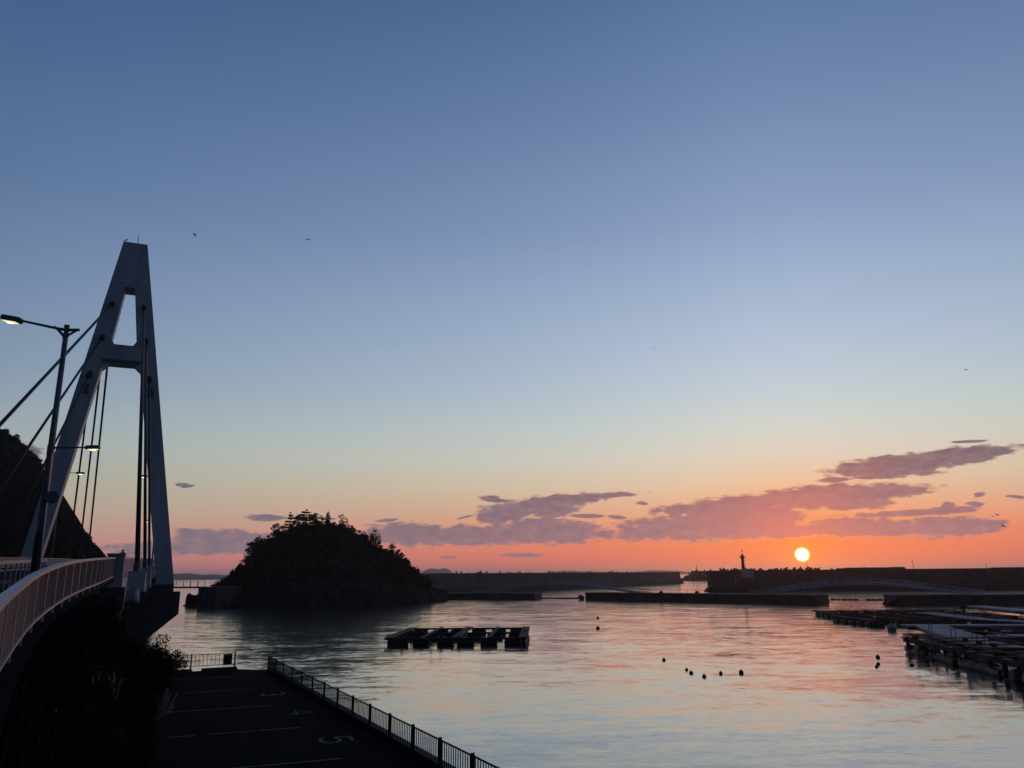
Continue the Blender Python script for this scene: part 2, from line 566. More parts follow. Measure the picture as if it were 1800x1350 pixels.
# ------------------------------------------------------------------ road line
ND = Vector((math.sin(rad(-23.7)), math.cos(rad(-23.7)), 0))      # direction of the bridge
UD = Vector((math.cos(rad(-23.7)), -math.sin(rad(-23.7)), 0))     # to its right
RA = Vector((-22.05, 43.6, 0))                                     # right parapet at the abutment
RAIL = [Vector(p) for p in [(-0.95, 0.6, 7.25), (-3.05, 4.3, 7.42), (-5.25, 8.0, 7.58), (-7.27, 11.5, 7.71), (-9.75, 16.2, 8.0), (-11.9, 20.8, 8.27), (-14.3, 26.2, 8.49), (-17.4, 33.4, 8.72), (-21.75, 42.9, 8.98)]]


def deck_z(s):
    return 8.98 + 0.021 * s - 0.00006 * max(0, s - 60) ** 2 if s < 200 else deck_z(199.9)


def along(pts, step):
    """points at equal spacing along a polyline"""
    pts = [Vector(p) for p in pts]
    out, carry = [pts[0].copy()], 0.0
    for a, b in zip(pts, pts[1:]):
        L = (b - a).length
        d = step - carry
        while d <= L:
            out.append(a.lerp(b, d / L))
            d += step
        carry = L - (d - step)
    return out


def smooth_path(pts, k=6):
    out = []
    P = [pts[0]] + list(pts) + [pts[-1]]
    for i in range(1, len(P) - 2):
        p0, p1, p2, p3 = P[i - 1], P[i], P[i + 1], P[i + 2]
        for j in range(k):
            t = j / k
            out.append(0.5 * ((2 * p1) + (p2 - p0) * t + (2 * p0 - 5 * p1 + 4 * p2 - p3) * t * t + (3 * p1 - p0 - 3 * p2 + p3) * t ** 3))
    out.append(P[-2].copy())
    return out


RPATH = smooth_path(RAIL)


def side_of(i, path):
    t = path[min(i + 1, len(path) - 1)] - path[max(i - 1, 0)]
    return Vector((t.y, -t.x, 0)).normalized()


LOT_Z = 2.0


def toe(i, p):
    return 2.2 + 0.35 * math.sin(i * 0.17)


def ground():
    # road and walkway on the embankment
    n = len(RPATH)
    vs, fs = [], []
    for i, p in enumerate(RPATH):
        s = side_of(i, RPATH)
        for off, dz in ((-14, 0.0), (-3.1, 0.0), (-3.1, 0.15), (0.25, 0.15)):
            vs.append(p + s * off + Vector((0, 0, dz - 0.2)))
    for i in range(n - 1):
        for k in range(3):
            fs.append((4 * i + k, 4 * i + k + 1, 4 * i + 5 + k, 4 * i + 4 + k))
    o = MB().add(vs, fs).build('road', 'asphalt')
    tag(o, 'dark asphalt approach road rising to the bridge', 'road', kind='structure')
    # steep grassy bank from the walkway down to the car park
    rows = 14
    vs, fs = [], []
    ext = RPATH + [RPATH[-1] + ND * 4, RPATH[-1] + ND * 9, RPATH[-1] + ND * 18, RPATH[-1] + ND * 30]
    for i, p in enumerate(ext):
        s = side_of(i, ext)
        drop = max(0, i - n + 1)
        top = p.z - 0.06 - (0.9, 2.4, 3.2, 4.6, 6.3)[drop]
        for j in range(rows + 1):
            t = j / rows
            w = 0.2 + toe(i, p) * t + 0.35 * fbm(p.x * 0.3, p.y * 0.3, t * 2) * math.sin(math.pi * t)
            vs.append(p + s * w + Vector((0, 0, top - p.z + (LOT_Z - 0.1 - top) * (t ** 0.9))))
    for i in range(len(ext) - 1):
        for j in range(rows):
            a = i * (rows + 1) + j
            fs.append((a, a + 1, a + rows + 2, a + rows + 1))
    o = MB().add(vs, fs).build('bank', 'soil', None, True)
    tag(o, 'steep dark overgrown bank below the walkway railing', 'bank', kind='structure')
    # car park slab with quay walls down to the water
    F0, F1 = Vector((-18.9, 62.4, LOT_Z)), Vector((13.0, 0.0, LOT_Z))
    pol = [Vector((13.6, 0.4, 0)), Vector((-18.45, 62.9, 0)), Vector((-21.8, 64.0, 0)), Vector((-34, 59.0, 0)), Vector((-36, 40, 0)), Vector((-10, 0, 0))]
    MBt = MB().hexa([v + Vector((0, 0, -1.0)) for v in pol], [v + Vector((0, 0, LOT_Z)) for v in pol])
    o = MBt.build('car_park', 'asphalt')
    tag(o, 'black asphalt quayside car park with painted bays', 'car park', kind='structure')
    # bay lines: children of the car park
    def strip(a, b, w, gaps=()):
        a, b = Vector(a), Vector(b)
        t = (b - a).normalized()
        sd = Vector((t.y, -t.x, 0)) * w / 2
        m = MB()
        L = (b - a).length
        k, x = 0, 0.0
        cuts = [0] + sorted(gaps) + [1]
        for g0, g1 in zip(cuts[::2], cuts[1::2]):
            p, q = a + t * L * g0, a + t * L * g1
            m.add([p - sd, q - sd, q + sd, p + sd], [(3, 2, 1, 0)])
        return m
    z = LOT_Z + 0.004
    base = Vector((-13.58, 46.2, z))
    fd = (F1 - F0).normalized()
    bd = Vector((-5.32, -2.09, 0)).normalized()
    for k in range(-2, 4):
        q = base + fd * 7.35 * k
        strip(q + bd * 0.0, q + bd * 5.9, 0.14, (0.33, 0.36, 0.71, 0.80) if k % 2 else (0.52, 0.54)).build('bay_line', 'road_paint', o)
    # bay numbers, read from the driving lane (top of the figure towards the water)
    FIG = {'5': [(0.9, 1.9), (0.2, 1.9), (0.14, 1.1), (0.55, 1.25), (0.9, 1.0), (0.95, 0.55), (0.7, 0.18), (0.35, 0.12), (0.05, 0.35)],
           '4': [(0.75, 0.05), (0.75, 1.9), (0.05, 0.62), (1.0, 0.62)],
           '3': [(0.1, 1.7), (0.5, 1.92), (0.9, 1.6), (0.75, 1.15), (0.4, 1.05), (0.8, 0.95), (0.95, 0.5), (0.6, 0.1), (0.1, 0.3)],
           '6': [(0.85, 1.75), (0.5, 1.92), (0.15, 1.4), (0.1, 0.6), (0.45, 0.1), (0.85, 0.35), (0.85, 0.85), (0.5, 1.1), (0.15, 0.8)]}
    for ch, (cx, cy) in {'5': (-7.95, 36.75), '4': (-11.36, 43.9), '3': (-14.9, 50.5), '6': (-4.5, 30.1)}.items():
        m = MB()
        up = -bd
        rt = Vector((up.y, -up.x, 0))
        pts = [Vector((cx, cy, z)) + rt * (x - 0.5) * 1.35 + up * (yy - 1.0) * 0.72 for x, yy in FIG[ch]]
        if ch in '356':
            pts = smooth_path(pts, 5)
        w = 0.085
        L = []
        for i, p in enumerate(pts):
            sd = side_of(i, pts) * w
            L += [p - sd, p + sd]
        m.add(L, [(2 * i, 2 * i + 1, 2 * i + 3, 2 * i + 2) for i in range(len(pts) - 1)])
        m.build('bay_number', 'road_paint', o)
    return F0, F1


F0, F1 = ground()


def hillside():
    pts = [(-420, 560), (-200, 650), (-90, 700), (0, 756), (20, 782), (40, 810), (62, 856), (78, 886), (92, 908), (108, 914), (122, 922), (134, 940), (146, 962), (156, 984), (165, 1004), (168, 1030)]
    Y0 = 330.0
    P = [at_y(px, py, Y0) for px, py in pts]
    tab = [(p.x, p.z) for p in P]
    x0, x1 = P[0].x, P[-1].x

    def fn(u, v):
        x = x0 + (x1 - x0) * u
        w = math.sin(math.pi * min(1, v)) ** 0.75 if 0 < v < 1 else 0
        h = max(0.0, interp(tab, x) - 4.0)
        return Vector((x, Y0 + (v - 0.5) * (60 + h * 2.0), max(-0.5, h * w + 2.0 * fbm(x * 0.05, v * 4) - 0.5)))
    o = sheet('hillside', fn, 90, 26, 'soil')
    tag(o, 'steep dark hillside behind the left tower leg', 'hillside', kind='structure')
    cs, rs = [], []
    for _ in range(7000):
        u, v = random.random(), 0.12 + 0.5 * random.random()
        u = 0.35 + 0.65 * u
        p = fn(u, v)
        if p.z > 0.6:
            r = random.uniform(1.3, 3.0) * (0.55 if u > 0.97 else 1)
            cs.append((p.x, p.y, p.z + r * 0.5))
            rs.append(r)
    for _ in range(1100):
        p = fn(0.80 + 0.19 * random.random(), 0.25 + 0.3 * random.random())
        if p.z > 0.6:
            r = random.uniform(0.8, 2.0)
            cs.append((p.x, p.y, p.z + r * 0.6))
            rs.append(r)
    for _ in range(220):
        p = fn(0.35 + 0.63 * random.random(), 0.3 + 0.3 * random.random())
        if p.z > 3:
            for k in range(3):
                cs.append((p.x + random.gauss(0, .9), p.y, p.z + 1.6 + 1.1 * k))
                rs.append(random.uniform(0.8, 1.5))
    Q = clumps(cs, rs, 52)
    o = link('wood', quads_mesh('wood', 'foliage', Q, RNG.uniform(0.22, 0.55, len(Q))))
    tag(o, 'dark wood covering the hillside at the left edge', 'wood', kind='stuff')


hillside()

# ------------------------------------------------------------------ wooded island
ISA, ISB = Vector((-110, 257, 0)), Vector((-30, 311, 0))
ISD = (ISB - ISA).normalized()
ISN = Vector((ISD.y, -ISD.x, 0))          # towards the camera
ISL = (ISB - ISA).length


def island_height_table():
    sky = [(350, 1066), (368, 1048), (384, 1036), (406, 1026), (424, 1014), (437, 1006), (443, 986), (452, 974), (480, 960), (500, 948), (525, 936), (560, 930), (590, 936), (620, 952), (650, 968), (675, 982), (690, 994), (708, 1010), (726, 1024), (743, 1038), (760, 1055)]
    tab = []
    for px, py in sky:
        p = on_plane(px, py, ISA, ISN)
        tab.append(((p - ISA).dot(ISD), p.z))
    return tab


ITAB = island_height_table()


def island_pt(s, d, extra=True):
    """s along the ridge in metres, d towards the camera"""
    L0, L1 = ITAB[0][0], ITAB[-1][0]
    t = (s - L0) / (L1 - L0)
    w = 8 + 26 * math.sqrt(max(0, 1 - (2 * t - 1) ** 2)) + 3.0 * fbm(s * 0.06, 3.3)
    h = max(0.2, interp(ITAB, s))
    q = abs(d) / w
    if q >= 1:
        z = -1.0
    else:
        z = h * (1 - q ** 2.2) ** 0.75
        cliff = 3.2 + 1.8 * fbm(s * 0.12, d * 0.05)
        z = max(z, min(cliff, (1 - q) * 22 - 0.5))
    p = ISA + ISD * s + ISN * d
    nz = 0.9 * fbm(p.x * 0.18, p.y * 0.18, 1.0) + 0.5 * fbm(p.x * 0.6, p.y * 0.6, 2.0)
    k = 1.6 * fbm(p.x * 0.3, p.y * 0.3, 5.0) if z < 5 else 0
    return Vector((p.x + ISN.x * k, p.y + ISN.y * k, z + (nz if z > 0.3 else 0))), w


def island():
    L0, L1 = ITAB[0][0], ITAB[-1][0]

    def fn(u, v):
        s = L0 - 3 + (L1 - L0 + 6) * u
        _, w = island_pt(s, 0)
        return island_pt(s, (v - 0.5) * 2.04 * w)[0]
    o = sheet('island_rock', fn, 130, 70, 'rock', False)
    tag(o, 'dark rocky island shore under the trees', 'island', kind='structure')
    cs, rs = [], []
    while len(cs) < 1500:
        s = random.uniform(L0 + 4, L1 - 6)
        p, w = island_pt(s, 0)
        d = random.uniform(-0.75, 0.9) * w
        p, _ = island_pt(s, d)
        if p.z > 4.2 + 1.5 * fbm(s * 0.2, 9):
            r = random.uniform(0.8, 2.1)
            cs.append((p.x, p.y, p.z + r * 0.45))
            rs.append(r)
    # taller bushes that break the outline
    for _ in range(120):
        s = random.uniform(L0 + 9, L1 - 9)
        p, w = island_pt(s, 0)
        p, _ = island_pt(s, random.uniform(-0.35, 0.6) * w)
        if p.z > 6:
            hh = random.uniform(1.0, 3.4)
            for k in range(4):
                cs.append((p.x + random.gauss(0, .7), p.y + random.gauss(0, .7), p.z + hh * (0.4 + 0.25 * k)))
                rs.append(random.uniform(0.55, 1.1))
    Q = clumps(cs, rs, 60)
    o = link('undergrowth', quads_mesh('undergrowth', 'foliage', Q, RNG.uniform(0.14, 0.36, len(Q))))
    tag(o, 'dense dark scrub covering the wooded island', 'scrub', kind='stuff')


island()


def tree(base, h, spread, style, label, cat='tree', group='trees on the skyline of the island', m='pine'):
    """trunk with limbs and a crown of leaf clumps; style: 'layer' flat pads, 'bushy' rounded, 'spire' narrow"""
    t = thing({'layer': 'pine_tree', 'bushy': 'broadleaf_tree', 'spire': 'conifer_tree'}[style], label, cat, base, group)
    base = Vector(base)
    lean = Vector((random.uniform(-0.06, 0.06), random.uniform(-0.06, 0.06), 0)) * h
    top = base + Vector((0, 0, h * 0.97)) + lean
    tr = MB().pipe([base - Vector((0, 0, 0.8)), base.lerp(top, 0.4) + lean * 0.15, base.lerp(top, 0.75), top], [0.035 * h, 0.026 * h, 0.015 * h, 0.005 * h], 7)
    C, Rr = [], []
    if style == 'bushy':
        for k in range(15):
            a, f = random.uniform(0, 6.28), random.uniform(0.40, 0.95)
            rr = spread * math.sqrt(max(0.05, 1 - ((f - 0.62) / 0.42) ** 2)) * random.uniform(0.35, 0.95)
            p = base.lerp(top, f) + Vector((math.cos(a) * rr, math.sin(a) * rr, 0))
            tr.pipe([base.lerp(top, f * 0.72), p], [0.010 * h, 0.003 * h], 5)
            C.append(p); Rr.append(spread * random.uniform(0.25, 0.42))
        C.append(top); Rr.append(spread * 0.3)
    else:
        n = 8 if style == 'layer' else 10
        for k in range(n):
            f = 0.28 + 0.70 * k / (n - 1)
            reach = spread * ((1.05 - f) / 0.8) ** (0.7 if style == 'layer' else 1.0)
            for j in range(5 if k < n - 1 else 1):
                a = random.uniform(0, 6.28)
                rr = reach * random.uniform(0.55, 1.1) if k < n - 1 else 0
                p = base.lerp(top, f) + Vector((math.cos(a) * rr, math.sin(a) * rr, 0.10 * rr + random.uniform(-0.1, 0.2)))
                tr.pipe([base.lerp(top, f), p], [0.008 * h, 0.002 * h], 4)
                C.append(base.lerp(top, f).lerp(p, 0.6)); Rr.append(0.30 * reach + 0.12)
                C.append(p); Rr.append(0.24 * reach + 0.14)
    tr.build('trunk', 'bark', t)
    Q = clumps([tuple(c) for c in C], Rr, 60 if style == 'bushy' else 34, 0.75 if style == 'bushy' else 0.42)
    link('crown', quads_mesh('crown', m, Q, RNG.uniform(0.10, 0.26, len(Q)) * (1 + spread * 0.06), off=base), t)
    return t


def island_tree(px, py, h, spread, style, label, d=0.0):
    p = on_plane(px, py, ISA + ISN * d, ISN)
    s = (p - ISA).dot(ISD)
    g, _ = island_pt(s, d)
    hh = h * 1.45
    spread *= 1.25
    g.z = p.z - hh
    return tree(g, hh, spread, style, label)


for a in [(511, 899, 7.5, 2.4, 'layer', 'isolated layered pine standing up left of the island summit'),
          (540, 894, 7.0, 3.4, 'layer', 'broad topped pine at the summit of the island, tallest on the skyline'),
          (577, 898, 6.0, 1.5, 'spire', 'narrow upright conifer just right of the island summit'),
          (598, 907, 6.5, 3.0, 'bushy', 'rounded tree a step below the narrow conifer near the island summit'),
          (622, 925, 4.8, 2.6, 'layer', 'spreading pine halfway down between the island summit and the lone right tree'),
          (661, 932, 7.5, 2.6, 'bushy', 'lone leafy tree standing clear of the scrub on the island\'s right shoulder'),
          (640, 940, 4.5, 1.6, 'spire', 'small conifer just left of the lone right shoulder tree'),
          (690, 957, 5.0, 2.2, 'bushy', 'low tree above the cliff on the right slope of the island'),
          (706, 970, 4.5, 2.2, 'layer', 'lowest pine of the right slope, leaning out over the cliff'),
          (487, 921, 5.0, 2.0, 'bushy', 'small round tree on the left slope below the layered pine'),
          (456, 941, 5.2, 2.4, 'layer', 'double topped pine on the left shoulder of the island'),
          (443, 953, 5.0, 1.8, 'bushy', 'bushy tree at the edge of the left shoulder of the island'),
          (421, 990, 3.5, 1.5, 'spire', 'low spiky conifer near the left foot of the island'),
          (408, 1001, 3.0, 1.4, 'spire', 'smallest conifer at the left foot of the island above the footbridge'),
          (556, 903, 5.5, 2.4, 'bushy', 'rounded tree filling the gap right beside the summit pine'),
          (527, 906, 5.5, 2.2, 'bushy', 'rounded tree filling the gap left beside the summit pine')]:
    island_tree(*a)


# ================================================================== cable-stayed bridge
TOW = Vector((-52.21, 118.0, 0)) - UD * 8.75        # centre of the tower on the bridge axis
S_T = (TOW - RA).dot(ND)                            # its place along the bridge
CU = (TOW - RA).dot(UD)                             # axis measured from the right parapet


def bp(s, u, z):
    """bridge coordinates: along, right of the axis, up"""
    return RA + ND * s + UD * (CU + u) + Vector((0, 0, z))


def bridge():
    B = thing('cable_stayed_bridge', 'pale grey cable-stayed bridge with an A-shaped tower', 'bridge', (TOW.x, TOW.y, 0))
    zb, ztop = 8.1, 60.9

    def ho(z):
        return 9.95 + (1.72 - 9.95) * (z - 10.3) / (60.9 - 10.3)

    def hi(z):
        return interp([(8, 7.9), (10.8, 7.45), (40.8, 2.52), (43.9, 1.80), (52.8, 0.70)], z)

    def th(z):
        return 1.35 - 0.35 * (z - 8) / 53

    m = MB()

    def piece(a, b):
        """a, b: corner lists (u, z) front ring extruded through the tower's thickness"""
        m.hexa([bp(S_T - th(z), u, z) for u, z in a], [bp(S_T + th(z), u, z) for u, z in a])
    for sg in (-1, 1):
        def q(lst):
            r = [(sg * u, z) for u, z in lst]
            return r if sg > 0 else r[::-1]
        piece(q([(hi(zb), zb), (ho(zb), zb), (ho(40.8), 40.8), (hi(40.8), 40.8)]), 0)
        piece(q([(hi(43.9), 43.9), (ho(43.9), 43.9), (ho(52.8), 52.8), (hi(52.8), 52.8)]), 0)
        # fillets in the corners of the openings
        piece(q([(hi(40.8), 40.8), (hi(40.8) - 0.75, 40.8), (hi(40.0) - 0.02, 40.0)]), 0)
        piece(q([(hi(43.9), 43.9), (hi(44.6), 44.6), (hi(43.9) - 0.5, 43.9)]), 0)
    piece([(-ho(40.8), 40.8), (ho(40.8), 40.8), (ho(43.9), 43.9), (-ho(43.9), 43.9)], 0)
    piece([(-ho(52.8), 52.8), (ho(52.8), 52.8), (ho(ztop), ztop), (-ho(ztop), ztop)], 0)
    tw = m.build('tower', 'tower_paint', B)
    # rod and end stubs on the tower head
    MB().tube(bp(S_T, 0.25, ztop), bp(S_T, 0.25, ztop + 0.35), 0.22, 0.12).tube(bp(S_T, 0.25, ztop + 0.35), bp(S_T, 0.25, ztop + 1.9), 0.06, 0.04, 6).build('lightning_rod', 'dark_steel', tw)
    for u in (-1.6, 1.6):
        MB().tube(bp(S_T, u, ztop), bp(S_T, u, ztop + 0.45), 0.05, 0.04, 6).build('head_stub', 'dark_steel', tw)
    # pale lamp plates and dark hatches on the front face, beams of the window head
    for u in (-1.55, 1.55):
        z = 54.4
        MB().box(bp(S_T - th(z) - 0.05, u, z), (0.9, 0.12, 0.75), rad(23.7)).build('inspection_plate', 'lighthouse_base', tw)
    for u in (-1, 1):
        z = 36.6
        uu = u * (ho(z) + hi(z)) / 2
        MB().box(bp(S_T - th(z) - 0.04, uu, z), (0.9, 0.1, 1.5), rad(23.7)).build('access_hatch', 'lamp_pole', tw)
    for z, w in ((52.9, 1.5), (41.1, 5.2)):
        MB().box(bp(S_T - th(z) - 0.06, 0, z + 0.12), (w, 0.14, 0.55), rad(23.7)).build('lintel', 'lamp_pole', tw)

    # cables: front and back stays in both planes
    spec = [(72.0, 50.3, 0.17), (52.5, 44.9, 0.155), (34.0, 38.9, 0.145)]
    for sg in (-1, 1):
        for dist, zt, r in spec:
            for way in (-1, 1):
                ut = sg * (ho(zt) + hi(zt)) / 2
                top = bp(S_T + way * (th(zt) - 0.02), ut, zt)
                s = S_T + way * dist
                za = deck_z(s) - (0.35 if way < 0 else 0.1)
                bot = bp(s, sg * (CU * -1 + 0.95), za)
                c = MB().tube(top, bot, r, r, 8).build('cable', 'cable', B, True)
                d = (bot - top).normalized()
                MB().tube(top - d * 0.3, top + d * 1.0, 0.42, 0.34, 10).build('upper_socket', 'dark_steel', c)
                MB().tube(bot - d * 2.2, bot - d * 0.2, r * 1.35, r * 1.35, 10).build('lower_sleeve', 'dark_steel', c)
                # anchor block outside the edge beam with its socket end
                blk = MB().bar(bot - Vector((0, 0, 0.0)) - ND * 0.9, bot + ND * 0.9 * 1.0, 1.0, 1.25).build('anchor_block', 'girder_paint', B)
                e0 = bot + d * 0.9
                MB().tube(e0 - d * 0.2, e0 + d * 1.5, 0.17, 0.17, 14).build('anchor_socket', 'girder_paint', blk, True)
                MB().bar(bot + ND * way * 0.7 - Vector((0, 0, 0.6)), bot + ND * way * 0.7 - UD * sg * 0.9 - Vector((0, 0, 1.1)), 0.5, 0.7).build('bracket', 'girder_paint', blk)

    # deck: slab and edge beams
    ss = [0.6 + i * 6.0 for i in range(45)]
    w = CU * -1 + 0.45
    m = MB()
    vs = []
    for s in ss:
        z = deck_z(s)
        for u, dz in ((-w, -0.02), (w, -0.02), (w, -1.35), (w - 0.5, -1.35), (w - 1.6, -0.55), (-w + 1.6, -0.55), (-w + 0.5, -1.35), (-w, -1.35)):
            vs.append(bp(s, u, z + dz))
    n = 8
    fs = [tuple(range(n)), tuple((len(ss) - 1) * n + n - 1 - k for k in range(n))]
    for i in range(len(ss) - 1):
        for k in range(n):
            fs.append((i * n + (k + 1) % n, i * n + k, (i + 1) * n + k, (i + 1) * n + (k + 1) % n))
    m.add(vs, fs)
    dk = m.build('deck', 'girder_paint', B)
    MB().add([bp(s, u, deck_z(s) + 0.004) for s in ss for u in (-w + 2.6, w - 2.6)], [(2 * i, 2 * i + 1, 2 * i + 3, 2 * i + 2) for i in range(len(ss) - 1)]).build('carriageway', 'asphalt', dk)
    # tower pier: hammerhead on a stem standing in the water
    hw = 10.35
    pr = MB()
    pol = [(-hw, 3.9), (-7.2, 0.4), (-7.2, -1.0), (7.2, -1.0), (7.2, 0.4), (hw + 0.9, 3.9), (hw + 0.9, 7.0), (hw - 0.05, 7.0), (hw - 0.05, 8.1), (-hw, 8.1)]
    pr.hexa([bp(S_T - 2.6, u, z) for u, z in pol], [bp(S_T + 2.6, u, z) for u, z in pol])
    pr.build('pier', 'wet_concrete', B)
    # far landing
    MB().hexa([bp(s, u, -1) for s, u in ((262, -9), (262, 8), (300, 8), (300, -9))], [bp(s, u, deck_z(200) - 1.4) for s, u in ((262, -9), (262, 8), (300, 8), (300, -9))]).build('far_abutment', 'wet_concrete', B)
    # near abutment
    ab = [(0.3, -15), (0.3, 0.3 - CU), (7.0, 0.3 - CU), (7.0, -15)]
    MB().hexa([bp(s, u, 0.5) for s, u in ab], [bp(s, u, deck_z(2) - 1.5) for s, u in ab]).build('abutment', 'wet_concrete', B)
    return B


bridge()


# ------------------------------------------------------------------ railings
def panel_railing(name, path, label, group, h=1.1, step=2.0, bars=0):
    """posts, panels between them, a broad top rail and a bottom rail"""
    P = along(path, step)
    t = thing(name, label, 'railing', P[0], group)
    fine = along(path, 0.5) if len(path) > 2 else path
    MB().sweep([p + Vector((0, 0, h)) for p in fine], 0.15, 0.075).build('top_rail', 'aluminium', t)
    MB().sweep([p + Vector((0, 0, 0.12)) for p in fine], 0.07, 0.05).build('bottom_rail', 'aluminium', t)
    post = MB().box((0, 0, h / 2 - 0.1), (0.05, 0.09, h + 0.1)).mesh('post', 'aluminium')
    for i, p in enumerate(P):
        q = P[min(i + 1, len(P) - 1)] - P[max(0, i - 1)]
        link('post', post, t, p - P[0], (0, 0, math.atan2(q.y, q.x) - math.pi / 2))
    if bars:
        bar = MB().box((0, 0, h / 2 + 0.06), (0.022, 0.04, h - 0.2)).mesh('baluster', 'panel_metal')
        for p in along(path, bars):
            link('baluster', bar, t, p - P[0], (0, 0, rad(25)))
        return t
    for a, b in zip(P, P[1:]):
        d = (b - a).normalized() * 0.05
        MB().bar(a + d + Vector((0, 0, 0.60)), b - d + Vector((0, 0, 0.60)), 0.016, h - 0.28).build('panel', 'panel_metal', t)
    return t


panel_railing('walkway_railing', RPATH, 'long grey barred railing curving along the walkway in the near left corner', None, bars=0.165)
panel_railing('bridge_railing', [bp(s, -CU, deck_z(s) + 0.1) for s in np.arange(2.2, 268, 8.0)], 'panelled railing along the right edge of the bridge deck, by the cables', 'bridge deck railings', step=4.0)
panel_railing('bridge_railing', [bp(s, CU, deck_z(s) + 0.1) for s in np.arange(2.2, 268, 8.0)], 'panelled railing along the far left edge of the bridge deck, before the hillside', 'bridge deck railings', step=4.0)


def pillar():
    c = bp(0.9, -CU, 0)
    t = thing('parapet_pillar', 'stout concrete pillar where the walkway railing meets the bridge', 'pillar', (c.x, c.y, 8.6))
    MB().box((c.x, c.y, 9.4), (0.86, 0.9, 1.75), rad(23.7)).build('shaft', 'concrete', t)
    MB().box((c.x, c.y, 10.32), (0.94, 0.98, 0.09), rad(23.7)).build('cap', 'concrete', t)
    MB().box((c.x, c.y, 7.9), (1.25, 1.2, 1.25), rad(23.7)).build('plinth', 'wet_concrete', t)


pillar()


def guard_rail():
    path = []
    for i, p in enumerate(RPATH):
        if 5 < p.y < 27.4:
            path.append(p - side_of(i, RPATH) * 3.3 + Vector((0, 0, -0.05)))
    t = thing('guard_rail', 'two-pipe guard rail between road and walkway at the left edge', 'guard rail', path[0])
    for z in (0.62, 0.95):
        MB().pipe([p + Vector((0, 0, z)) for p in path], 0.055, 8).build('pipe_rail', 'aluminium', t, True)
    for p in along(path, 2.0):
        MB().box(p + Vector((0, 0, 0.5)), (0.11, 0.11, 1.05), rad(25)).build('post', 'lamp_pole', t)
    e = path[-1]
    MB().box(e + Vector((0, 0, 0.5)), (0.24, 0.24, 1.15), rad(25)).build('end_post', 'lamp_pole', t)
    # kerbside handrail running on towards the bridge
    path2 = [p - side_of(i, RPATH) * 3.2 + Vector((0, 0, -0.05)) for i, p in enumerate(RPATH) if p.y > 28.4]
    t = thing('kerb_handrail', 'white handrail between road and walkway just past the guard rail end', 'handrail', path2[0])
    MB().sweep([p + Vector((0, 0, 1.02)) for p in path2], 0.14, 0.12).build('top_rail', 'aluminium', t)
    for p in along(path2, 1.2):
        MB().box(p + Vector((0, 0, 0.48)), (0.06, 0.06, 0.98), rad(25)).build('post', 'aluminium', t)


guard_rail()


# ------------------------------------------------------------------ street lamps
def lamp_head(t, a, d, k, glow):
    """luminaire at the end of an arm: a is the arm end, d its direction"""
    hd = MB()
    up = Vector((0, 0, 1))
    sd = d.cross(up).normalized()
    L, W, H = 0.92 * k, 0.17 * k, 0.12 * k
    prof = [(0, 0.5, 0.6), (0.08, 0.8, 0.95), (0.2, 1, 1), (0.9, 1, 1), (1.0, 0.7, 0.7)]
    rings = []
    for f, wv, hv in prof:
        c = a + d * L * f
        rings.append([c + sd * W * wv - up * H * hv, c + sd * W * wv * 0.8 + up * H * hv, c - sd * W * wv * 0.8 + up * H * hv, c - sd * W * wv - up * H * hv])
    for r0, r1 in zip(rings, rings[1:]):
        hd.hexa(r0, r1)
    h = hd.build('lamp_head', 'lamp_pole', t)
    c0, c1 = a + d * L * 0.25 - up * H * 1.0, a + d * L * 0.88 - up * H * 1.0
    b = [c0 + sd * W * 0.75, c1 + sd * W * 0.75, c1 - sd * W * 0.75, c0 - sd * W * 0.75]
    MB().hexa([p - up * 0.035 * k for p in b], [p + up * 0.004 for p in b]).build('lens', 'lamp_lens' if glow else 'lamp_pole', h)
    if glow:
        cc = a + d * L * 0.55 - up * (H + 0.05 * k)
        MB().tube(cc - d * 0.14 * k, cc + d * 0.14 * k, 0.035 * k, 0.035 * k, 8).build('bulb', 'lamp_bulb', h)


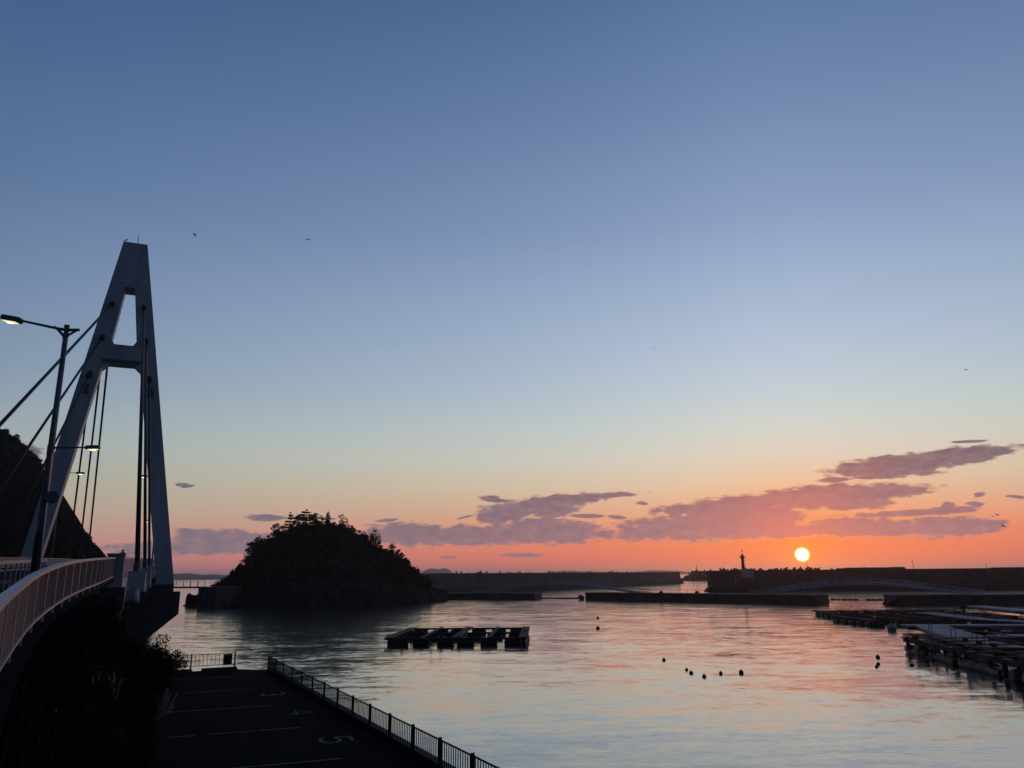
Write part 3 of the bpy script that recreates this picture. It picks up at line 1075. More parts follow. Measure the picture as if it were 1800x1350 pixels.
def street_lamp_near():
    base = at_y(62, 1000, 29.0)
    base.z = 8.55
    top = Vector((base.x - 0.05, base.y, 18.62))
    t = thing('street_lamp', 'tall two-armed street lamp in front of the left tower leg, its lamp glowing yellow', 'street lamp', base, 'street lamps along the road and bridge')
    MB().pipe([base, base + Vector((0, 0, 2.4)), base.lerp(top, 0.5), top], [0.14, 0.135, 0.115, 0.09], 12).build('pole', 'lamp_pole', t, True)
    MB().lathe(base, [(0.16, -0.1), (0.16, 1.9), (0.125, 2.2)], 12).build('base_box', 'dark_steel', t)
    # upper arm over the road with its bracket and short counter stub
    d = (at_y(38, 563, 29.0) - at_y(113, 576, 29.0)).normalized()
    a1 = top + d * 1.84
    a0 = top + Vector((0, 0, -0.06))
    arm = MB().pipe([a0, a0 + d * 0.4, a1], [0.07, 0.055, 0.045], 8)
    arm.pipe([top - Vector((0, 0, 0.55)), top - Vector((0, 0, 0.32)) + d * 0.08, top - Vector((0, 0, 0.12)) + d * 0.32, top + d * 0.5], [0.06, 0.06, 0.05, 0.04], 8)
    e = top - d * 0.52 + Vector((0, 0, -0.01))
    e.z = top.z - 0.06
    arm.pipe([a0, e], [0.07, 0.06], 8).pipe([top - Vector((0, 0, 0.45)), top - Vector((0, 0, 0.25)) - d * 0.1, e + d * 0.12 - Vector((0, 0, 0.06))], [0.06, 0.05, 0.04], 8)
    arm.tube(top - Vector((0, 0, 0.1)), top + Vector((0, 0, 0.14)), 0.1, 0.1, 10)
    arm.build('upper_arm', 'lamp_pole', t)
    lamp_head(t, a1, d, 0.92, True)
    # lower arm over the walkway
    p = base.lerp(top, (13.83 - base.z) / (top.z - base.z))
    d2 = (at_y(170, 787, 29.0) - at_y(90, 789, 29.0)).normalized()
    ar = MB().pipe([p, p + d2 * 0.25 + Vector((0, 0, 0.03)), p + d2 * 1.32], [0.05, 0.035, 0.03], 8).tube(p - Vector((0, 0, 0.25)), p + Vector((0, 0, 0.12)), 0.13, 0.13, 10)
    ar.build('lower_arm', 'lamp_pole', t)
    lamp_head(t, p + d2 * 1.30, d2, 0.60, True)
    # conduit and round sign fixed to the pole
    MB().pipe([base + Vector((0.2, 0, 0.1)), base.lerp(top, 0.2) + Vector((0.16, -0.05, 0)), p + Vector((0.1, -0.06, -0.2))], 0.022, 6).build('conduit', 'aluminium', t)
    c = at_y(91, 874, 28.9)
    sg = MB().tube(c + ND * -0.02, c + ND * 0.02, 0.24, 0.24, 24)
    sg.bar(c + ND * 0.03, Vector((base.x, base.y, c.z)), 0.05, 0.05)
    sg.build('round_sign', 'panel_metal', t)


street_lamp_near()


def street_lamp_bridge(s, u, inward, h, label, k):
    base = bp(s, u, deck_z(s))
    t = thing('street_lamp', label, 'street lamp', base, 'street lamps along the road and bridge')
    top = base + Vector((0, 0, h))
    MB().pipe([base, base + Vector((0, 0, h * 0.4)), top], [0.14, 0.11, 0.07], 8).build('pole', 'lamp_pole', t, True)
    d = UD * inward
    MB().pipe([top - Vector((0, 0, 0.3)), top + d * 0.3, top + d * 1.9], [0.07, 0.06, 0.045], 8).build('arm', 'lamp_pole', t)
    lamp_head(t, top + d * 1.85, d, k, True)


street_lamp_bridge(S_T + 6.5, -6.9, 1, 14.1, 'lamp arm reaching inward from behind the left tower leg', 1.3)
street_lamp_bridge(S_T + 6.5, 6.9, -1, 14.0, 'lamp arm reaching inward from behind the right tower leg', 1.3)
street_lamp_bridge(S_T + 95, 5.9, -1, 11.6, 'small far lamp low beside the right tower leg', 1.5)


# ------------------------------------------------------------------ person on the bridge
def person():
    s = 30.0
    base = bp(s, -CU - 1.1, deck_z(s) + 0.15)
    pr = thing('person', 'person in dark clothes on the bridge, head and shoulders above the railing', 'person', base)
    J = {'pel': (0, 0, .95), 'wai': (0, 0, 1.12), 'che': (0, .01, 1.34), 'nek': (0, 0, 1.50), 'hed': (0, .02, 1.60), 'crn': (0, .02, 1.72),
         'lsh': (.19, 0, 1.43), 'lel': (.24, .02, 1.15), 'lwr': (.24, .08, .92), 'lha': (.235, .10, .83), 'rsh': (-.19, 0, 1.43), 'rel': (-.24, .02, 1.15), 'rwr': (-.24, .08, .92), 'rha': (-.235, .10, .83),
         'lhi': (.10, 0, .90), 'lkn': (.11, .05, .50), 'lan': (.11, -.02, .09), 'lto': (.12, .14, .04), 'rhi': (-.10, 0, .90), 'rkn': (-.11, -.02, .50), 'ran': (-.11, -.10, .09), 'rto': (-.12, .06, .04)}
    R = {'pel': .155, 'wai': .14, 'che': .165, 'nek': .06, 'hed': .088, 'crn': .075, 'sh': .075, 'el': .052, 'wr': .036, 'ha': .04, 'hi': .095, 'kn': .062, 'an': .042, 'to': .04}
    E = [('pel', 'wai'), ('wai', 'che'), ('che', 'nek'), ('nek', 'hed'), ('hed', 'crn')]
    for q in 'lr':
        E += [('che', q + 'sh'), (q + 'sh', q + 'el'), (q + 'el', q + 'wr'), (q + 'wr', q + 'ha'), ('pel', q + 'hi'), (q + 'hi', q + 'kn'), (q + 'kn', q + 'an'), (q + 'an', q + 'to')]
    K = list(J)
    me = bpy.data.meshes.new('body')
    me.from_pydata([J[k] for k in K], [(K.index(a), K.index(b)) for a, b in E], [])
    o = bpy.data.objects.new('body', me)
    COL.objects.link(o)
    o.modifiers.new('skin', 'SKIN')
    for i, k in enumerate(K):
        r = R.get(k) or R[k[1:]]
        me.skin_vertices[0].data[i].radius = (r, r * (0.75 if k in ('pel', 'wai', 'che') else 1))
    me.skin_vertices[0].data[0].use_root = True
    o.modifiers.new('sub', 'SUBSURF').render_levels = 2
    me.materials.append(MATS['clothes'])
    o.parent = pr
    o.rotation_euler = (0, 0, rad(200))
    MB().lathe(base + Vector((0, 0, 1.60)), [(0.085, -0.02), (0.102, 0.05), (0.09, 0.12), (0.04, 0.155)], 12).build('hair', 'hair', pr, True)


person()


# ------------------------------------------------------------------ car park fences
def baluster_fence(name, pts, label, step, nb, h=1.1, extra=None, pw=0.10, skip_from=None):
    t = thing(name, label, 'fence', pts[0], 'car park fences')
    rz = math.atan2(pts[-1].y - pts[0].y, pts[-1].x - pts[0].x)
    P = along(pts, step)
    up = Vector((0, 0, 1))
    MB().bar(P[0] + up * (h - 0.03), P[-1] + up * (h - 0.03), 0.05, 0.05).build('top_rail', 'dark_steel', t)
    MB().bar(P[0] + up * 0.22, P[-1] + up * 0.22, 0.045, 0.045).build('bottom_rail', 'dark_steel', t)
    post = MB().box((0, 0, h / 2 + 0.03), (pw, pw, h + 0.06)).mesh('post', 'dark_steel')
    bal = MB().box((0, 0, 0), (0.03, 0.03, h - 0.28)).mesh('baluster', 'dark_steel')
    for p in P:
        link('post', post, t, p - P[0], (0, 0, rz))
    for a, b in zip(P, P[1:]):
        for k in range(1, nb + 1):
            q = a.lerp(b, k / (nb + 1))
            link('baluster', bal, t, q - P[0] + up * (0.23 + (h - 0.28) / 2), (0, 0, rz))
    return t, P


FD = (F1 - F0).normalized()
baluster_fence('quay_fence', [F0 + FD * 0.0, F0 + FD * 47.3], 'long dark baluster fence along the water side of the car park', 2.95, 13)
ka = F0 - FD * 0.5 + Vector((0.12, 0.06, 0))
o = MB().bar(F0 - FD * 0.3 + Vector((0.2, 0.1, 0.11)), F0 + FD * 62 + Vector((0.2, 0.1, 0.11)), 0.32, 0.22).build('kerb_beam', 'wet_concrete')
tag(o, 'low concrete kerb running along the foot of the long quay fence', 'kerb')
EA, EB = Vector((-27.4, 60.3, LOT_Z + 0.25)), Vector((-21.75, 63.2, LOT_Z + 0.25))
ed = (EB - EA).normalized()
t, P = baluster_fence('end_fence', [EA, EB], 'short baluster fence with a dark notice board at the far end of the car park', 3.17, 10, 1.05)
MB().bar(EB - ed * 0.85 + Vector((0, 0, 0.58)), EB - ed * 0.22 + Vector((0, 0, 0.58)), 0.03, 0.78).build('notice_board', 'dark_steel', t)
for a, b, lb in ((0.0, 3.35, 'concrete kerb block under the short end fence, left of the gap'), (3.9, 6.6, 'concrete kerb block under the short end fence, right of the gap')):
    p, q = EA + ed * a, EA + ed * b
    sd = Vector((ed.y, -ed.x, 0)) * 0.16
    bt = [p - sd, q - sd, q + sd, p + sd]
    tp = [p - sd * .8 + ed * .1, q - sd * .8 - ed * .1, q + sd * .8 - ed * .1, p + sd * .8 + ed * .1]
    o = MB().hexa([v + Vector((0, 0, -0.25)) for v in bt], [v + Vector((0, 0, 0.02)) for v in tp]).build('kerb_block', 'wet_concrete')
    tag(o, lb, 'kerb block', 'kerb blocks of the end fence')


# ================================================================== harbour works
def wall_prism(pts, z0, z1, w, batter=0.0):
    """wall along plan polyline pts (front foot line), thickness w to the left of travel"""
    m = MB()
    n = len(pts)
    vs = []
    for i, p in enumerate(pts):
        p = Vector((p[0], p[1], 0))
        a = Vector((pts[max(0, i - 1)][0], pts[max(0, i - 1)][1], 0))
        b = Vector((pts[min(n - 1, i + 1)][0], pts[min(n - 1, i + 1)][1], 0))
        t = (b - a).normalized()
        left = Vector((-t.y, t.x, 0))
        vs += [p + Vector((0, 0, z0)), p + left * w + Vector((0, 0, z0)), p + left * (w - batter * 0.3) + Vector((0, 0, z1)), p + left * batter + Vector((0, 0, z1))]
    fs = [(0, 1, 2, 3), tuple(4 * (n - 1) + k for k in (3, 2, 1, 0))]
    for i in range(n - 1):
        for k in range(4):
            fs.append((4 * i + k, 4 * i + 4 + k, 4 * i + 4 + (k + 1) % 4, 4 * i + (k + 1) % 4))
    return m.add(vs, fs)


def seg(a, b, n):
    a, b = Vector(a), Vector(b)
    return [a.lerp(b, i / n) for i in range(n + 1)]


TET = None


def tetrapod_mesh():
    global TET
    if TET is None:
        m = MB()
        for d in [(0, 0, 1), (0.943, 0, -0.333), (-0.471, 0.816, -0.333), (-0.471, -0.816, -0.333)]:
            d = Vector(d)
            m.tube(d * 0.05, d * 1.0, 0.42, 0.27, 8)
        TET = m.mesh('tetrapod', 'sea_wall')
    return TET


def tetrapod(loc, k, label, group):
    o = link('tetrapod', tetrapod_mesh(), None, loc, (random.uniform(-.6, .6), random.uniform(-.6, .6), random.uniform(0, 6)), (k, k, k))
    return tag(o, label, 'tetrapod', group)


def breakwaters():
    # long left breakwater running out from the island
    A, B = Vector((-52, 338, 0)), Vector((152, 722, 0))
    t = thing('breakwater', 'long dark breakwater running out behind the left arched footbridge', 'breakwater', A)
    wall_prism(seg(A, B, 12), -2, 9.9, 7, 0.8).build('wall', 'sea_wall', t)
    d = (B - A).normalized()
    rt = Vector((d.y, -d.x, 0))
    # lower quay apron on the harbour side, ending short of the gap
    wall_prism(seg(A + rt * 9, A + d * 92 + rt * 9, 4), -2, 3.4, 8.9, 0.1).build('apron', 'wet_concrete', t)
    wall_prism(seg(A + d * 95 + rt * 4.2, B - d * 6 + rt * 4.2, 6), -2, 2.2, 4.1, 0.1).build('berm', 'wet_concrete', t)
    for k in range(9):
        p = A + d * (60 + k * 40) + Vector((0, 0, 9.9))
        MB().box(p - rt * 0.9 + Vector((0, 0, -4.5)), (0.25, 0.5, 9.0), math.atan2(d.y, d.x) + math.pi / 2).build('joint', 'wet_concrete', t)
    # tetrapods showing above the crest: screen spots on the photo's skyline
    for px, k in [(772, 1.1), (786, 1.0), (803, 1.9), (811, 2.0), (824, 1.3), (840, 2.2), (846, 2.4), (855, 2.0), (880, 2.1), (891, 1.6), (897, 1.9), (911, 2.1), (915, 1.8), (925, 1.4), (932, 1.6), (966, 2.7), (972, 2.0), (984, 1.4), (991, 2.4), (1008, 1.8), (1014, 1.4), (1034, 2.1), (1039, 2.0), (1071, 2.6), (1077, 2.8), (1085, 2.0), (1093, 1.9), (1102, 2.2)]:
        h = on_plane(px, 1005, A - rt * 6.0, rt)
        tetrapod((h.x, h.y, 9.75 - 0.1 * k), k * 0.66, 'tetrapod heaped on the crest of the long left breakwater', 'tetrapods along the left breakwater crest')
    # outer breakwater beyond the harbour mouth
    A2, B2 = Vector((205, 985, 0)), Vector((420, 900, 0))
    t = thing('outer_breakwater', 'distant outer breakwater across the harbour mouth left of the lighthouse', 'breakwater', A2)
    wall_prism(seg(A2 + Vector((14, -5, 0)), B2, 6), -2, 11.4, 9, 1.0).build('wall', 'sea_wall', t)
    core = [A2 + Vector((-4, -9, 0)), A2 + Vector((18, -20, 0)), A2 + Vector((26, 4, 0)), A2 + Vector((-2, 8, 0))]
    MB().hexa([p + Vector((0, 0, -1.5)) for p in core], [core[0] + Vector((5, 3, 2.0)), core[1] + Vector((0, 8, 9.0)), core[2] + Vector((0, -3, 9.5)), core[3] + Vector((5, -3, 2.0))]).build('rubble_core', 'sea_wall', t)
    for i in range(34):
        px = 1199 + random.random() * 78
        b = on_z(px, 1018.5 - random.random() * 2, 0.5)
        f = min(1, (px - 1197) / 22)
        tetrapod((A2.x + (px - 1199) * 0.62, 977 + random.uniform(-9, 1) - (px - 1197) * 0.2, random.uniform(0.2, 1.2 + 9.5 * f)), random.uniform(1.8, 3.0), 'tetrapod in the grey heap at the end of the outer breakwater', 'tetrapods of the outer breakwater')
    for i in range(12):
        px = 1222 + i * 5
        p = A2.lerp(B2, 0.1 + i * 0.075)
        tetrapod((p.x, p.y + 6, 11.8), random.uniform(1.4, 2.4), 'tetrapod showing over the outer breakwater wall', 'tetrapods over the outer wall')
    bpt = at_y(1225, 1000, 980)
    t = thing('harbour_beacon', 'small thin beacon on the distant outer breakwater', 'beacon', (bpt.x, bpt.y, 11.0))
    MB().lathe((bpt.x, bpt.y, 11.0), [(0.9, 0), (0.7, 2.2), (0.35, 2.4), (0.3, 5.2), (0.6, 5.3), (0.6, 5.6)], 8).build('column', 'lighthouse_red', t)
    MB().lathe((bpt.x, bpt.y, 16.6), [(0.4, 0), (0.45, 0.8), (0.1, 1.3)], 8).build('lantern', 'dark_steel', t)

    # right sea wall
    W = [Vector((99, 396, 0)), Vector((172, 402, 0)), Vector((260, 385, 0)), Vector((380, 340, 0))]
    N0, N1 = Vector((-0.08, 0.997, 0)), Vector((0.19, 0.982, 0))
    t = thing('sea_wall', 'tall dark sea wall filling the right horizon behind the footbridge', 'sea wall', W[0])
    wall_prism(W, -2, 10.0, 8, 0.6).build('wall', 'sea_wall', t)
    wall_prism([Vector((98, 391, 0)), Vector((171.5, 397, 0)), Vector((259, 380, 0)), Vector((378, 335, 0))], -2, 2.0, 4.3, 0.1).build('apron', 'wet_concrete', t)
    # stepped parapet blocks along the top
    for p0, p1, zt in ((1470, 1592, 10.65), (1485, 1570, 10.9), (1566, 1590, 11.05)):
        q0 = on_plane(p0, 1003, W[1] + N1 * 3, N1)
        q1 = on_plane(p1, 1003, W[1] + N1 * 3, N1)
        MB().bar(Vector((q0.x, q0.y, (10 + zt) / 2)), Vector((q1.x, q1.y, (10 + zt) / 2)), 1.0 + (zt - 10) * 0.6, zt - 10).build('parapet', 'sea_wall', t)
    MB().bar(W[2] + N1 * 3 + Vector((-24, 4.6, 10.15)), W[2] + N1 * 3 + Vector((0, 0, 10.15)), 1.2, 0.3).build('coping', 'sea_wall', t)
    for px in (1460, 1634, 1690, 1735, 1780):
        q = on_plane(px, 1020, W[1] - N1 * 0.1, N1)
        MB().box(Vector((q.x, q.y, 6.2)), (0.5, 0.3, 7.0), rad(-11)).build('buttress', 'wet_concrete', t)
    for px, h in ((1292, 5.0), (1285, 3.5)):
        q = on_plane(px, 1022, W[0] - N0 * 0.1, N0)
        MB().box(Vector((q.x, q.y, 5.0)), (0.7, 0.3, h), rad(5)).build('ladder', 'concrete', t)
    # tetrapods on the seaward side, showing over the wall
    for i in range(46):
        px = 1262 + random.random() * 178
        q = on_plane(px, 1003, W[0] + N0 * 9.3, N0)
        bulge = 0.9 if 1395 < px < 1432 else 0
        k = random.uniform(0.8, 1.5)
        tetrapod((q.x, q.y, 10.0 + random.uniform(-0.5, 0.35) + bulge * random.random()), k, 'tetrapod showing over the sea wall between lighthouse and sun', 'tetrapods over the sea wall near the sun')
    for i in range(9):
        q = on_z(1259 + random.random() * 14, 1041 - random.random() * 3, 0.4)
        tetrapod((98.5 + random.uniform(-3.5, 1), 394 + random.uniform(-4, 6), random.uniform(-0.3, 1.0)), random.uniform(1.0, 1.5), 'tetrapod piled at the near end of the sea wall', 'tetrapods at the sea wall end')
    # slender posts on the wall
    for px, py, lean, lb in ((1605, 985, -0.5, 'thin leaning pole on the sea wall right of the sun'), (1733, 993, 0.0, 'short post on the sea wall near the right edge'), (1418, 990, 0.0, 'short mast on the sea wall just below the sun')):
        q = on_plane(px, py, W[1] + N1 * 3, N1)
        o = MB().tube((q.x, q.y, 9.9), (q.x + lean, q.y, q.z), 0.14, 0.09, 6).lathe((q.x + lean, q.y, q.z), [(0.09, 0), (0.2, 0.05), (0.2, 0.3), (0.05, 0.4)], 6).build('mast', 'dark_steel')
        tag(o, lb, 'mast', 'thin masts on the sea wall')


breakwaters()


def lighthouse():
    c = at_y(1309, 1000, 400)
    c.z = 10.2
    t = thing('lighthouse', 'slim harbour lighthouse with a pale square base, left of the sun', 'lighthouse', c)
    b = at_y(1312, 1006, 398)
    MB().box((b.x, b.y - 1.5, 8.5), (5.6, 3.6, 4.6), rad(4)).build('base', 'lighthouse_base', t)
    c = at_y(1305, 1000, 398)
    x, y = c.x, c.y - 1.5
    MB().lathe((x, y, 10.68), [(0.85, 0), (0.72, 3.0), (0.66, 5.3)], 14).build('column', 'lighthouse_red', t, True)
    MB().lathe((x, y, 15.98), [(0.7, 0), (1.55, 0.55), (1.55, 0.75), (0.6, 0.76)], 14).build('gallery', 'lighthouse_red', t)
    g = MB()
    for k in range(10):
        a = k * 0.628
        g.tube((x + 1.45 * math.cos(a), y + 1.45 * math.sin(a), 16.7), (x + 1.45 * math.cos(a), y + 1.45 * math.sin(a), 17.3), 0.03, 0.03, 4)
    g.build('gallery_rail', 'dark_steel', t)
    MB().lathe((x, y, 16.74), [(0.6, 0), (0.6, 0.9), (0.3, 1.25), (0.06, 1.4)], 12).build('lantern', 'dark_steel', t)
    MB().tube((x, y, 18.1), (x, y, 20.4), 0.05, 0.04, 6).box((x, y, 19.5), (0.5, 0.1, 0.7)).box((x, y, 20.3), (0.16, 0.1, 0.4)).build('mast', 'dark_steel', t)
    MB().tube((x + 1.35, y, 10.68), (x + 0.95, y, 16.2), 0.05, 0.05, 6).build('side_pipe', 'dark_steel', t)


lighthouse()

# ------------------------------------------------------------------ inner piers and arched footbridges
PIERS = [('left', [(-50, 322), (-24, 309), (7.6, 297.5)], 2.2, 9, 'low dark pier between the island and the left arched footbridge'),
         ('middle', [(25.6, 287), (56, 258), (86.3, 228.6)], 2.5, 9, 'long low pier between the two arched footbridges'),
         ('right', [(104.0, 217.0), (135, 212), (190, 200)], 2.6, 12, 'low dark pier behind the rafts at the right edge')]


def piers():
    for nm, pts, z, w, lb in PIERS:
        P = [Vector((x, y, 0)) for x, y in pts]
        t = thing('pier', lb, 'pier', P[0], 'inner harbour piers')
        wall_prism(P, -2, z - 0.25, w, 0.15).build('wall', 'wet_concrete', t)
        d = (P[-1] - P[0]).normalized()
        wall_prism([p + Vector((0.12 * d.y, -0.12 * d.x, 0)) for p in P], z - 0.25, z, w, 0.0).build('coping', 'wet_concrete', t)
        # rubble at the foot of the ends
        if nm != 'left':
            m = MB()
            for k in range(7):
                q = P[0] + Vector((random.uniform(-1.6, 0.3), random.uniform(-0.5, 6), random.uniform(0, 1.6)))
                r = random.uniform(0.5, 1.0)
                m.lathe(q, [(0.3 * r, -r), (r, -0.4 * r), (0.9 * r, 0.4 * r), (0.3 * r, 0.8 * r)], 6)
            m.build('rubble', 'rock', t)
    # railing with posts on the middle pier
    P0 = Vector((45, 273, 2.5))
    P1 = Vector((77, 242, 2.5))
    t = thing('pier_railing', 'thin open railing along the back of the middle pier', 'railing', P0)
    pts = along([P0, P1], 3.3)
    MB().bar(pts[0] + Vector((0, 0, 1.15)), pts[-1] + Vector((0, 0, 1.15)), 0.07, 0.07).build('top_rail', 'dark_steel', t)
    for p in pts:
        MB().box(p + Vector((0, 0, 0.6)), (0.1, 0.1, 1.2)).build('post', 'dark_steel', t)
    for px, lb in ((1165, 'small dark lump on the middle pier near the end of the left footbridge'), (1229, 'small dark lump on the middle pier near the lighthouse')):
        q = on_z(px, 1043, 2.5)
        o = MB().lathe((q.x, q.y + 3, 2.5), [(0.6, 0), (0.8, 0.3), (0.5, 0.6), (0.1, 0.75)], 8).build('rope_heap', 'float_black')
        tag(o, lb, 'rope heap', 'rope heaps on the pier')
    q = on_z(1255, 1040, 2.5)
    o = MB().lathe((q.x, q.y + 4, 2.5), [(0.25, 0), (0.25, 0.5), (0.85, 0.8), (0.95, 1.4), (0.6, 2.0), (0.1, 2.2)], 10).build('mooring_ball', 'float_black', None, True)
    tag(o, 'round black ball on the middle pier left of the lighthouse', 'buoy')


piers()


def arched_bridge(A, B, crest, label):
    A, B = Vector(A), Vector(B)
    t = thing('arched_footbridge', label, 'footbridge', A, 'arched footbridges over the harbour gaps')
    n = 40
    d = (B - A)
    d.z = 0
    sd = Vector((d.y, -d.x, 0)).normalized()

    def z(f):
        return A.z + (B.z - A.z) * f + crest * (math.sin(math.pi * f) ** 1.35)
    pts = [A + d * (i / n) + Vector((0, 0, z(i / n) - A.z)) for i in range(n + 1)]
    dep = lambda f: 0.35 + 0.45 * math.sin(math.pi * f)
    m = MB()
    vs = []
    for i, p in enumerate(pts):
        h = dep(i / n)
        vs += [p - sd * 1.5, p + sd * 1.5, p + sd * 1.5 - Vector((0, 0, h)), p - sd * 1.5 - Vector((0, 0, h))]
    fs = [(3, 2, 1, 0), tuple(4 * n + k for k in range(4))]
    for i in range(n):
        for k in range(4):
            fs.append((4 * i + k, 4 * i + (k + 1) % 4, 4 * i + 4 + (k + 1) % 4, 4 * i + 4 + k))
    m.add(vs, fs).build('arch_deck', 'footbridge', t)
    for q in (-1.42, 1.42):
        R = [p + sd * q for p in pts]
        rl = MB().sweep([p + Vector((0, 0, 1.15)) for p in R], 0.1, 0.12).build('handrail', 'footbridge', t)
        MB().sweep([p + Vector((0, 0, 0.1)) for p in R], 0.08, 0.1).build('toe_rail', 'footbridge', rl)
        for p in R[::2]:
            MB().box(p + Vector((0, 0, 0.58)), (0.1, 0.1, 1.1)).build('post', 'footbridge', rl)
        bal = MB()
        for p in along(R, 0.3):
            bal.bar(p + Vector((0, 0, 0.15)), p + Vector((0, 0, 1.1)), 0.045, 0.045)
        o = bal.build('balusters', 'footbridge', rl)
        o['kind'] = 'stuff'


arched_bridge((-14, 309, 2.2), (46.5, 274, 2.5), 3.5, 'left arched footbridge over the gap beside the island pier')
arched_bridge((73.5, 247, 2.5), (128.5, 217.5, 2.6), 3.4, 'right arched footbridge over the gap below the sun')


def small_bridge():
    L, R = Vector((-128, 266, 6.0)), Vector((-98, 249.5, 6.0))
    t = thing('causeway_bridge', 'small flat footbridge linking the island\'s left foot past the tower pier', 'footbridge', L)
    MB().bar(L, R, 3.0, 0.5).build('deck', 'wet_concrete', t)
    for sgn in (-1, 1):
        o = Vector((0.5, 0.85, 0)) * 1.3 * sgn
        MB().bar(L + o + Vector((0, 0, 1.9)), R + o + Vector((0, 0, 1.9)), 0.07, 0.07).build('rail', 'dark_steel', t)
        for p in along([L + o, R + o], 3.4):
            MB().box(p + Vector((0, 0, 1.1)), (0.12, 0.12, 1.7)).build('post', 'dark_steel', t)
    P = [Vector((-98.6, 248.5, 0)), Vector((-91, 243, 0)), Vector((-86, 252, 0)), Vector((-94, 258, 0))]
    MB().hexa([p + Vector((0, 0, -1)) for p in P], [p + Vector((0, 0, 6.2)) for p in P]).build('abutment', 'wet_concrete', t)
    P = [Vector((-150, 272, 0)), Vector((-126, 261, 0)), Vector((-122, 272, 0)), Vector((-145, 284, 0))]
    MB().hexa([p + Vector((0, 0, -1)) for p in P], [p + Vector((0, 0, 6.0)) for p in P]).build('abutment', 'wet_concrete', t)


small_bridge()


# ------------------------------------------------------------------ float booms
def boom(a, b, label, missing=()):
    a, b = Vector(a), Vector(b)
    t = thing('float_boom', label, 'float boom', a, 'float booms across the harbour gaps')
    MB().bar(a + Vector((0, 0, 0.05)), b + Vector((0, 0, 0.05)), 0.08, 0.08).build('rope', 'float_black', t)
    me = MB().tube((-0.75, 0, 0), (0.75, 0, 0), 0.3, 0.3, 8).mesh('float', 'float_black')
    rz = math.atan2(b.y - a.y, b.x - a.x)
    for i, p in enumerate(along([a, b], 1.75)):
        if i not in missing:
            link('float', me, t, p - a + Vector((0, 0, 0.12 + random.uniform(-0.05, 0.08))), (0, random.uniform(-.1, .1), rz + random.uniform(-.15, .15)))


boom((-8.5, 314, 0), (25, 299, 0), 'line of dark floats across the gap under the left arched footbridge', (1, 2))
boom((97, 262, 0), (126, 250, 0), 'line of dark floats across the gap under the right arched footbridge', (1, 3, 9, 14))
boom((-108, 262, 0), (-98.5, 252, 0), 'short line of floats under the small bridge beside the tower pier', (1, 4))


# ------------------------------------------------------------------ fish-farm rafts
def corner_frame(o, rz):
    M = Matrix.Rotation(rz, 3, 'Z')
    O = Vector(o)
    return lambda x, y, z: O + M @ Vector((x, y, z))


def raft(origin, rz, W, D, nx, ny, label, walk=(), fl=0.42, zt=0.85, group='fish farm rafts', hump=True, dens=1.0, skip=0.18, flen=1.0):
    f = corner_frame(origin, rz)
    t = thing('fish_raft', label, 'raft', origin, group)
    up = Vector((0, 0, 1))
    # beams both ways, one a hand higher than the other
    for j in range(ny + 1):
        y = D * j / ny
        for dy in (-0.22, 0.22):
            MB().bar(f(-0.5, y + dy, zt - 0.04), f(W + 0.5, y + dy, zt - 0.04), 0.16, 0.26).build('beam', 'timber', t)
    for i in range(nx + 1):
        x = W * i / nx
        wide = 1.15 if i in walk else 0.5
        MB().bar(f(x, -0.6, zt + 0.13), f(x, D + 0.6, zt + 0.13), wide, 0.10).build('walkway', 'timber', t)
    # floats under the beams
    me = MB().lathe((0, 0, 0), [(0.25, -0.95), (0.42, -0.85), (0.45, -0.3), (0.45, 0.3), (0.42, 0.85), (0.25, 0.95)], 10).mesh('float', 'float_black', smooth=False)
    for j in range(ny + 1):
        y = D * j / ny
        n = int(W / 2.6 * dens)
        for k in range(n):
            if random.random() < skip and 0 < k < n - 1:
                continue
            p = f((k + 0.5) * W / n + random.uniform(-.25, .25), y + random.uniform(-.1, .1), 0.30)
            link('float', me, t, p - Vector(origin), (math.pi / 2, 0, rz + math.pi / 2 + random.uniform(-.05, .05)), (1, 1, flen))
    for i in (0, nx):
        x = W * i / nx
        for k in range(int(D / 3.0)):
            p = f(x, (k + 0.5) * D / int(D / 3.0), 0.30)
            link('float', me, t, p - Vector(origin), (math.pi / 2, 0, rz + random.uniform(-.05, .05)))
    # lashed bundles and stakes standing on the beams
    if hump:
        for k in range(9):
            p = f(random.random() * W, D * random.choice([0, ny // 2, ny]) / ny, zt + 0.1)
            MB().lathe(p, [(0.2, 0), (0.24, 0.1), (0.14, 0.25), (0.04, 0.3)], 7).build('net_bundle', 'float_black', t)
    return t, f


raft((-16.75, 107.6, 0), rad(-2.2), 17.9, 19.5, 4, 2, 'square fish farm raft floating alone in the middle of the bay', walk=(0, 2, 4), dens=0.9, skip=0.0, flen=1.18)


def truss_rail(t, a, b, h, n):
    a, b = Vector(a), Vector(b)
    up = Vector((0, 0, h))
    MB().bar(a + up, b + up, 0.07, 0.07).build('truss_rail', 'dark_steel', t)
    for i in range(n):
        p, q = a.lerp(b, i / n), a.lerp(b, (i + 1) / n)
        MB().bar(p, p.lerp(q, 0.5) + up, 0.05, 0.05).bar(p.lerp(q, 0.5) + up, q, 0.05, 0.05).build('truss_brace', 'dark_steel', t)


